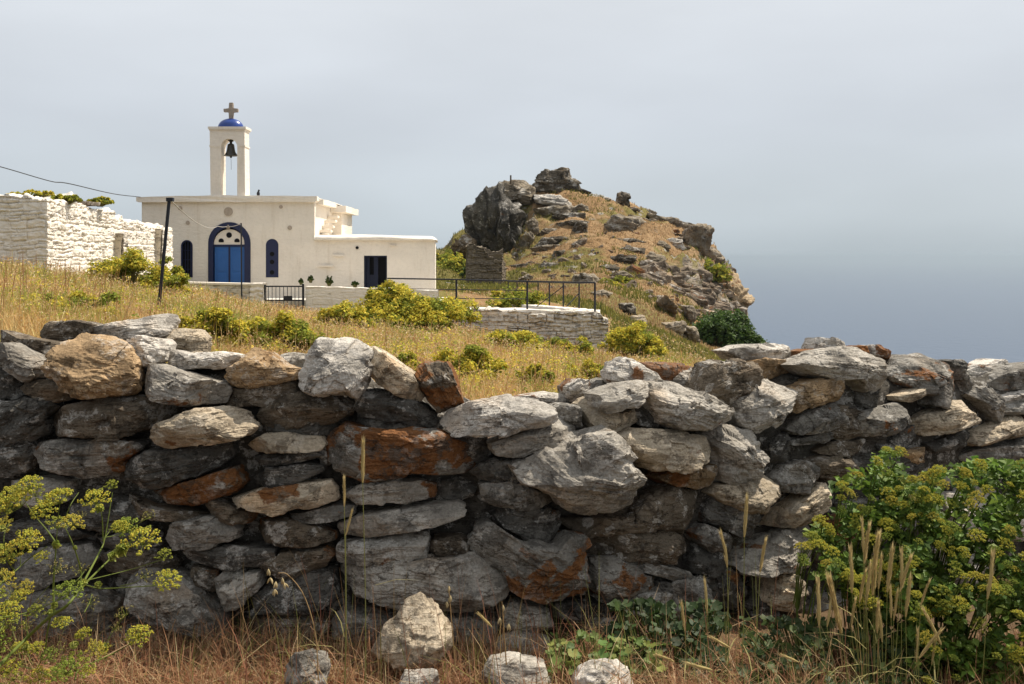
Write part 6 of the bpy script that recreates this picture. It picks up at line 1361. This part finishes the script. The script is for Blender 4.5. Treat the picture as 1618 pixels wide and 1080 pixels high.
# right plants: leafy, crowded with small umbels, standing before the wall
def leafy(name, label, pts, Yc, n_um, n_leaf, seed, um_r=(6, 15)):
    """pts: outline in the photograph of the leafy mass"""
    poly = np.array(pts, float); x0, y0 = poly.min(0); x1, y1 = poly.max(0)
    root = empty(name, (XU(poly[:, 0].mean(), Yc), Yc, -.05), label, 'plant', 'umbel bushes before the wall')
    def inside(p):
        a = poly; b = np.roll(poly, -1, 0); c_ = np.zeros(len(p), bool)
        for (ax, ay), (bx_, by) in zip(a, b):
            m_ = ((ay > p[:, 1]) != (by > p[:, 1])); xi = (bx_-ax)*(p[:, 1]-ay)/(by-ay+1e-9)+ax; c_ ^= m_ & (p[:, 0] < xi)
        return c_
    def samp(n):
        o = []
        while sum(map(len, o)) < n:
            p = np.stack([RNG.uniform(x0, x1, n), RNG.uniform(y0, y1, n)], -1); o.append(p[inside(p)])
        return np.concatenate(o)[:n]
    def depth(p):
        # the mass bulges towards the camera low down and leans back to the wall at the top
        t_ = (p[:, 1]-y0)/(y1-y0); return Yc+.42*(1-t_)-.12*np.sin(t_*3.1)
    # leaves
    p = samp(n_leaf*3); cl = fbm(np.stack([p[:, 0]/42, p[:, 1]/42, p[:, 0]*0+seed], -1), 3); p = p[np.argsort(-cl+RNG.normal(0, .22, len(p)))[:n_leaf]]
    Yd = depth(p)+RNG.uniform(-.05, .30, n_leaf)
    pos = np.stack([(p[:, 0]-UC)/F*Yd, Yd, ZC-(p[:, 1]-VH)/F*Yd], -1)
    col = pick(n_leaf, [(.10, .17, .025), (.15, .23, .035), (.07, .12, .02), (.22, .28, .05)], (3, 3, 2, 1))
    sz = RNG.uniform(.014, .034, n_leaf)
    # every leaf is three leaflets
    A = Acc()
    for k in range(3):
        of = RNG.normal(0, 1, (n_leaf, 3)); of /= np.linalg.norm(of, axis=1)[:, None]
        v, q, c = leaf_cloud(pos+of*sz[:, None]*.7, np.tile(np.array([[0, -.35, .5]]), (n_leaf, 1)), sz, col, .4, 1.25); A.add(v, q, c)
    A.build('foliage', M['leaf'], root, False, root.location)
    # umbels on stalks
    p = samp(n_um*6); w_ = (1-(p[:, 1]-y0)/(y1-y0))**1.3+.10; p = p[RNG.choice(len(p), n_um, replace=False, p=w_/w_.sum())]
    S = Acc()
    for (u_, v_) in p:
        y_ = float(depth(np.array([[u_, v_]]))[0])-RNG.uniform(.03, .14); c_ = P(u_, v_, y_); r = RNG.uniform(*um_r)/F*y_
        put_umbel(root, c_, r, (RNG.normal(.05, .3), -.35+RNG.normal(0, .25), 1.0), RNG.random() < .06)
        ft = Vector((root.location.x+(c_.x-root.location.x)*.45, y_+.18, max(.02, c_.z*.35)))
        v, q = tube_np(spline([ft, ft*.4+c_*.6+Vector((0, .05, .0)), c_], 7), np.linspace(.0032, .0017, 7), 5); S.add(v, q, (.15, .20, .04))
    S.build('stem', M['leaf'], root, True, root.location)
    return root
leafy('umbel_plant', 'leafy green bush dotted with yellow umbels, left half before the wall', [(1312, 770), (1345, 748), (1400, 742), (1440, 735), (1480, 760), (1490, 900), (1480, 1085), (1360, 1085), (1350, 960), (1310, 880), (1290, 850)], 3.72, 70, 1900, 3)
leafy('umbel_plant', 'taller leafy green bush with yellow umbels filling the lower right corner', [(1440, 770), (1500, 738), (1560, 730), (1630, 735), (1660, 800), (1660, 1090), (1440, 1090), (1425, 920)], 3.55, 98, 3000, 5)
leafy('umbel_plant', 'small umbel spray reaching highest, beside the thin tan slab', [(1380, 722), (1400, 712), (1428, 716), (1430, 740), (1400, 748), (1378, 742)], 3.95, 5, 40, 8)
leafy('umbel_plant', 'spindly umbel spray hanging before the holed boulder', [(1255, 850), (1290, 835), (1330, 850), (1330, 910), (1290, 915), (1262, 890)], 3.72, 11, 60, 9, (9, 14))
# low mallow leaves and shaded weeds at the wall foot
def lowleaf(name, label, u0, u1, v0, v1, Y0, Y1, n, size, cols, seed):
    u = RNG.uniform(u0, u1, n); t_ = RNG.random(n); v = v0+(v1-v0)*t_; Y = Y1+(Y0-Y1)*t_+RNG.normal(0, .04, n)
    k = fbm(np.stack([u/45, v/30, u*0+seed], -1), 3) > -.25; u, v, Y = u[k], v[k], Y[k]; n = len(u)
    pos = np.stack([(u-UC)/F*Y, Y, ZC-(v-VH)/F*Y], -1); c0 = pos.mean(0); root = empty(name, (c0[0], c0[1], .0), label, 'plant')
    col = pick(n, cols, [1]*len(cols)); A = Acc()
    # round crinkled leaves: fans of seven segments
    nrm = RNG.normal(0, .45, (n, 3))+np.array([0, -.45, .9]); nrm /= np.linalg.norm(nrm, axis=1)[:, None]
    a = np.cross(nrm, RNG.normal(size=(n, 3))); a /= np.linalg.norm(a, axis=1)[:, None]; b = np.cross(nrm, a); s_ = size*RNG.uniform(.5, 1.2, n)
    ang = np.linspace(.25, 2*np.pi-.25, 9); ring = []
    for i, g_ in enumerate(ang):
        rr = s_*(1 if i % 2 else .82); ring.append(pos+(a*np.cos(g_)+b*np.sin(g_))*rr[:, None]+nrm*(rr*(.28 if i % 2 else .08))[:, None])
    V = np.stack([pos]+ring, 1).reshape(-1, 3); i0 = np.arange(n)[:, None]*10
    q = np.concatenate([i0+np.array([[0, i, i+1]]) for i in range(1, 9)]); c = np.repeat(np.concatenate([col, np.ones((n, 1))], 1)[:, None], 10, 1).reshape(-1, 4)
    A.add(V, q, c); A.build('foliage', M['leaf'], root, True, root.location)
    S = Acc()
    for i in range(0, n, 2):
        ft = pos[i]*.7+np.array([c0[0], c0[1]+.02, .0])*.3; ft[2] = 0.0; v_, q_ = tube_np(spline([ft, (ft+pos[i])/2+np.array([0, 0, .02]), pos[i]], 5), .0022, 4); S.add(v_, q_, (.16, .19, .05))
    S.build('stem', M['leaf'], root, True, root.location)
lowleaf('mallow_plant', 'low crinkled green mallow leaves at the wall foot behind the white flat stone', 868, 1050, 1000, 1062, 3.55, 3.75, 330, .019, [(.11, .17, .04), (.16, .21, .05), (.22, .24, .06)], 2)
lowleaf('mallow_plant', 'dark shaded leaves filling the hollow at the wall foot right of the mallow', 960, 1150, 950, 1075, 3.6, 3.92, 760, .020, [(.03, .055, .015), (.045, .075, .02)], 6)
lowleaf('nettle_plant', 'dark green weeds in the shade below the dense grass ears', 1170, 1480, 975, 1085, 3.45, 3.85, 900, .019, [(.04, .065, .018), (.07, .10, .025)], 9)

# ---- bristly grass ears (each stalk a thing: stem and ear)
def make_ear(seed, bend=0.0):
    g = np.random.default_rng(seed); A = Acc(); L_ = 1.0
    t_ = np.linspace(0, 1, 12); axis = np.stack([bend*t_**2*.35, 0*t_, t_], -1); v, q = tube_np(axis, .030*np.sin(np.clip(t_*.93+.05, 0, 1)*np.pi)**.5+.004, 6); A.add(v, q, (.52, .41, .17))
    for i in range(150):
        s_ = g.uniform(.02, .93); b = np.array([bend*s_**2*.35, 0, s_]); a = g.uniform(0, 6.28); o = np.array([math.cos(a), math.sin(a), 0])
        ln = g.uniform(.14, .30); tip = b+o*.050*g.uniform(.6, 1.35)+np.array([bend*.1, 0, ln]); w_ = np.cross(o, [0, 0, 1])*.008
        A.add(np.array([b+o*.018-w_, b+o*.018+w_, tip]), np.array([[0, 1, 2]]), np.array([.64, .51, .25])*g.uniform(.7, 1.2))
    o = A.build('ear', M['grass'], None, False); me = o.data; bpy.data.objects.remove(o); return me
EARS = [make_ear(1), make_ear(2, .5), make_ear(3, -.4)]
def stalk(top, bot, Y, label, foot=None, group=None, wid=1.25, col=(.27, .27, .09)):
    """top and bottom of the ear in photo pixels; the stem goes on down to the ground"""
    a = P(*top, Y); b = P(*bot, Y); fu = foot if foot is not None else bot[0]+(bot[0]-top[0])*.8
    ft = Vector((XU(fu, Y), Y+.02, -.02)); root = empty('grass_stalk', ft, label, 'grass', group)
    v, q = tube_np(spline([ft, ft*.5+b*.5+Vector((.006, 0, 0)), b], 9), np.linspace(.0018, .0012, 9), 5)
    A = Acc(); A.add(v, q, col)
    k = RNG.uniform(.25, .6); m_ = np.array(ft*(1-k)+b*k); az = RNG.uniform(0, 6.28)
    v, q, c = blades(m_[None], np.array([.10]), np.array([.005]), np.array([1.2]), np.array([az]), np.array([[.34, .30, .12]]), 1.2); A.add(v, q, c)
    A.build('stem', M['grass'], root, True, ft)
    o = link(bpy.data.objects.new('ear', EARS[int(RNG.integers(0, 3))]), root)
    ln = (a-b).length; o.location = b-ft; o.scale = (ln*.82*wid, ln*.82*wid, ln*.86); o.rotation_euler = (a-b).to_track_quat('Z', 'Y').to_euler()
    return root
stalk((574, 685), (573, 762), 3.3, 'single tall grass ear before the largest orange-faced stone', 575)
stalk((545, 745), (544, 800), 3.3, 'single grass ear beside the gap left of the rust-edged lower stones', 541)
stalk((558, 800), (546, 846), 3.25, 'short greenish ear leaning before the long grey mottled slab', 540)
stalk((1181, 774), (1176, 848), 3.45, 'tallest single grass ear under the sunlit cream wedge', 1170)
stalk((1149, 833), (1149, 896), 3.5, 'upright grass ear left of the tallest single ear', 1150)
stalk((1209, 841), (1201, 904), 3.45, 'slightly leaning grass ear right of the tallest single ear', 1184)
stalk((1115, 911), (1117, 968), 3.5, 'lower grass ear before the upright mottled grey stone', 1115)
stalk((1076, 944), (1082, 996), 3.45, 'lowest single grass ear above the dark shaded leaves', 1087)
stalk((1578, 865), (1560, 946), 3.3, 'lone reddish grass ear leaning right before the lower right bush', 1545)
CL = [((1296, 908), (1294, 988)), ((1300, 890), (1330, 1000)), ((1348, 858), (1346, 936)), ((1350, 936), (1345, 990)), ((1365, 815), (1364, 872)), ((1371, 815), (1366, 890)), ((1386, 830), (1382, 900)), ((1383, 828), (1379, 940)), ((1377, 880), (1368, 955)), ((1394, 868), (1388, 930)), ((1412, 852), (1402, 935)), ((1429, 862), (1424, 930)), ((1438, 866), (1422, 935)),
      ((1440, 900), (1431, 974)), ((1420, 925), (1412, 980)), ((1410, 922), (1408, 976)), ((1391, 955), (1394, 1014)), ((1468, 908), (1455, 955)), ((1458, 955), (1487, 1018)), ((1488, 984), (1452, 1040)), ((1455, 990), (1448, 1046)), ((1480, 1000), (1472, 1050)), ((1318, 935), (1307, 990)), ((1352, 990), (1352, 1012)), ((1384, 940), (1386, 1000)), ((1366, 890), (1358, 952))]
for i, (a, b) in enumerate(CL):
    stalk(a, b, 3.22+.3*((i*37) % 26)/26, 'bristly straw-coloured grass ear in the dense clump before the umbel bush', b[0]+(1385-b[0])*.25+RNG.normal(0, 6), 'grass ears of the dense clump')
# wild oats and leaning barley heads
def oat(pts, Y, drops, label):
    ft = P(*pts[0], Y); root = empty('oat_stalk', ft, label, 'grass'); A = Acc(); sp = spline([P(*p, Y) for p in pts], 14); v, q = tube_np(sp, np.linspace(.0022, .0012, 14), 5); A.add(v, q, (.40, .27, .13)); A.build('stem', M['grass'], root, True, ft)
    for (u_, v_) in drops:
        A = Acc(); c_ = np.array(P(u_, v_, Y))
        for k in range(3):
            d = np.array([RNG.normal(0, .3), RNG.normal(0, .3), -1.0]); d /= np.linalg.norm(d); t_ = np.linspace(0, 1, 6); v, q = tube_np(c_+np.outer(t_, d)*.024, .0036*np.sin(np.pi*(t_*.96+.02)), 5); A.add(v, q, (.55, .44, .24))
        A.build('spikelet', M['grass'], root, True, ft)
oat([(503, 1075), (498, 1000), (480, 940), (455, 908), (440, 905)], 3.2, [(427, 912), (436, 918), (446, 912), (449, 920), (434, 930), (424, 898)], 'wild oat stalk with drooping pale spikelets bent over to the left')
oat([(720, 1060), (715, 1000), (710, 940), (709, 925)], 3.2, [(709, 925), (712, 940), (706, 950)], 'upright wild oat right of the standing pale rock')
oat([(800, 1050), (796, 990), (793, 950)], 3.3, [(795, 955), (804, 985), (790, 975)], 'slender wild oat with white spikelets before the low grey stone')
for a, b, f_, lab in (((752, 965), (777, 990), 800, 'bristly barley head nodding left of the low grey stone'), ((1030, 1028), (1065, 1045), 1110, 'reddish barley head drooping left over the dark leaves'), ((1119, 1006), (1152, 1022), 1200, 'nodding barley head with spread awns below the lowest ears'), ((1230, 1032), (1262, 1046), 1300, 'nodding barley head at the foot of the holed boulder'), ((1080, 1050), (1125, 1058), 1160, 'bristly barley head lying low over the shaded leaves')):
    stalk(a, b, 3.2, lab, f_, None, 1.9, (.36, .22, .12))

# ---- foreground dry grass (uncountable)
n = 54000
u = RNG.uniform(-420, 2050, n); Y = RNG.uniform(3.02, 3.98, n); X = (u-UC)/F*Y
dens = np.interp(u, [-60, 100, 180, 430, 800, 880, 1050, 1300, 1660], [.5, .6, .95, 1, .95, .85, 1, 1, .7])
k = RNG.random(n) < dens*(.45+.55*(fbm(np.stack([X*3, Y*3, X*0], -1), 3) > -.15)); u, Y, X = u[k], Y[k], X[k]; n = len(u)
Z = fore_z(X, Y)-.01
col = pick(n, [(.36, .19, .10), (.44, .28, .15), (.28, .13, .07), (.50, .37, .21), (.24, .24, .07)], (4, 3, 3, 2, 1.2))
hh = RNG.uniform(.05, .19, n)*np.where(RNG.random(n) < .12, 1.7, 1.0)
v, q, cc = blades(np.stack([X, Y, Z], -1), hh, RNG.uniform(.0018, .0045, n), np.abs(RNG.normal(.7, .55, n)), RNG.uniform(0, 6.28, n), col, 1.0)
tag(mesh_np('dry_grass', v, q, M['grass'], smooth=False, attr=cc), kind='stuff')
# curled dead leaves and seed chaff lying between the blades
n = 9000
u = RNG.uniform(60, 900, n); Y = RNG.uniform(3.1, 3.9, n); X = (u-UC)/F*Y; Z = fore_z(X, Y)+RNG.uniform(.005, .075, n)
v, q, c = leaf_cloud(np.stack([X, Y, Z], -1), np.zeros((n, 3)), RNG.uniform(.006, .016, n), pick(n, [(.40, .20, .11), (.48, .30, .17), (.30, .14, .08), (.55, .42, .27)], (3, 3, 2, 1)), .0, 2.2)
tag(mesh_np('dead_leaf_litter', v, q, M['grass'], smooth=False, attr=c), kind='stuff')
# taller thin stems in front of the wall
n = 150
u = np.concatenate([RNG.uniform(380, 900, 100), RNG.uniform(900, 1500, 50)]); Y = RNG.uniform(3.3, 3.9, n); X = (u-UC)/F*Y
col = pick(n, [(.24, .11, .07), (.34, .22, .10), (.22, .22, .07)], (3, 2, 2))
v, q, cc = blades(np.stack([X, Y, fore_z(X, Y)], -1), RNG.uniform(.20, .52, n), RNG.uniform(.0022, .0035, n), RNG.normal(.12, .18, n), RNG.uniform(0, 6.28, n), col)
tag(mesh_np('dry_grass_stems', v, q, M['grass'], smooth=False, attr=cc), kind='stuff')

# ------------------------------------------------------------------ sea haze
bm = bmesh.new(); bx(bm, -70000, 70000, -70000, 70000, -176, 13.0)
hz = mesh_bm('haze', bm, None); hm = bpy.data.materials.new('haze'); hm.use_nodes = True; ht = hm.node_tree; ht.nodes.remove(ht.nodes['Principled BSDF'])
pv = ht.nodes.new('ShaderNodeVolumePrincipled'); pv.inputs['Color'].default_value = (.455, .52, .565, 1); pv.inputs['Density'].default_value = 0.000125; pv.inputs['Anisotropy'].default_value = 0.25
ht.links.new(pv.outputs[0], ht.nodes['Material Output'].inputs['Volume']); hz.data.materials.append(hm); tag(hz, kind='stuff')
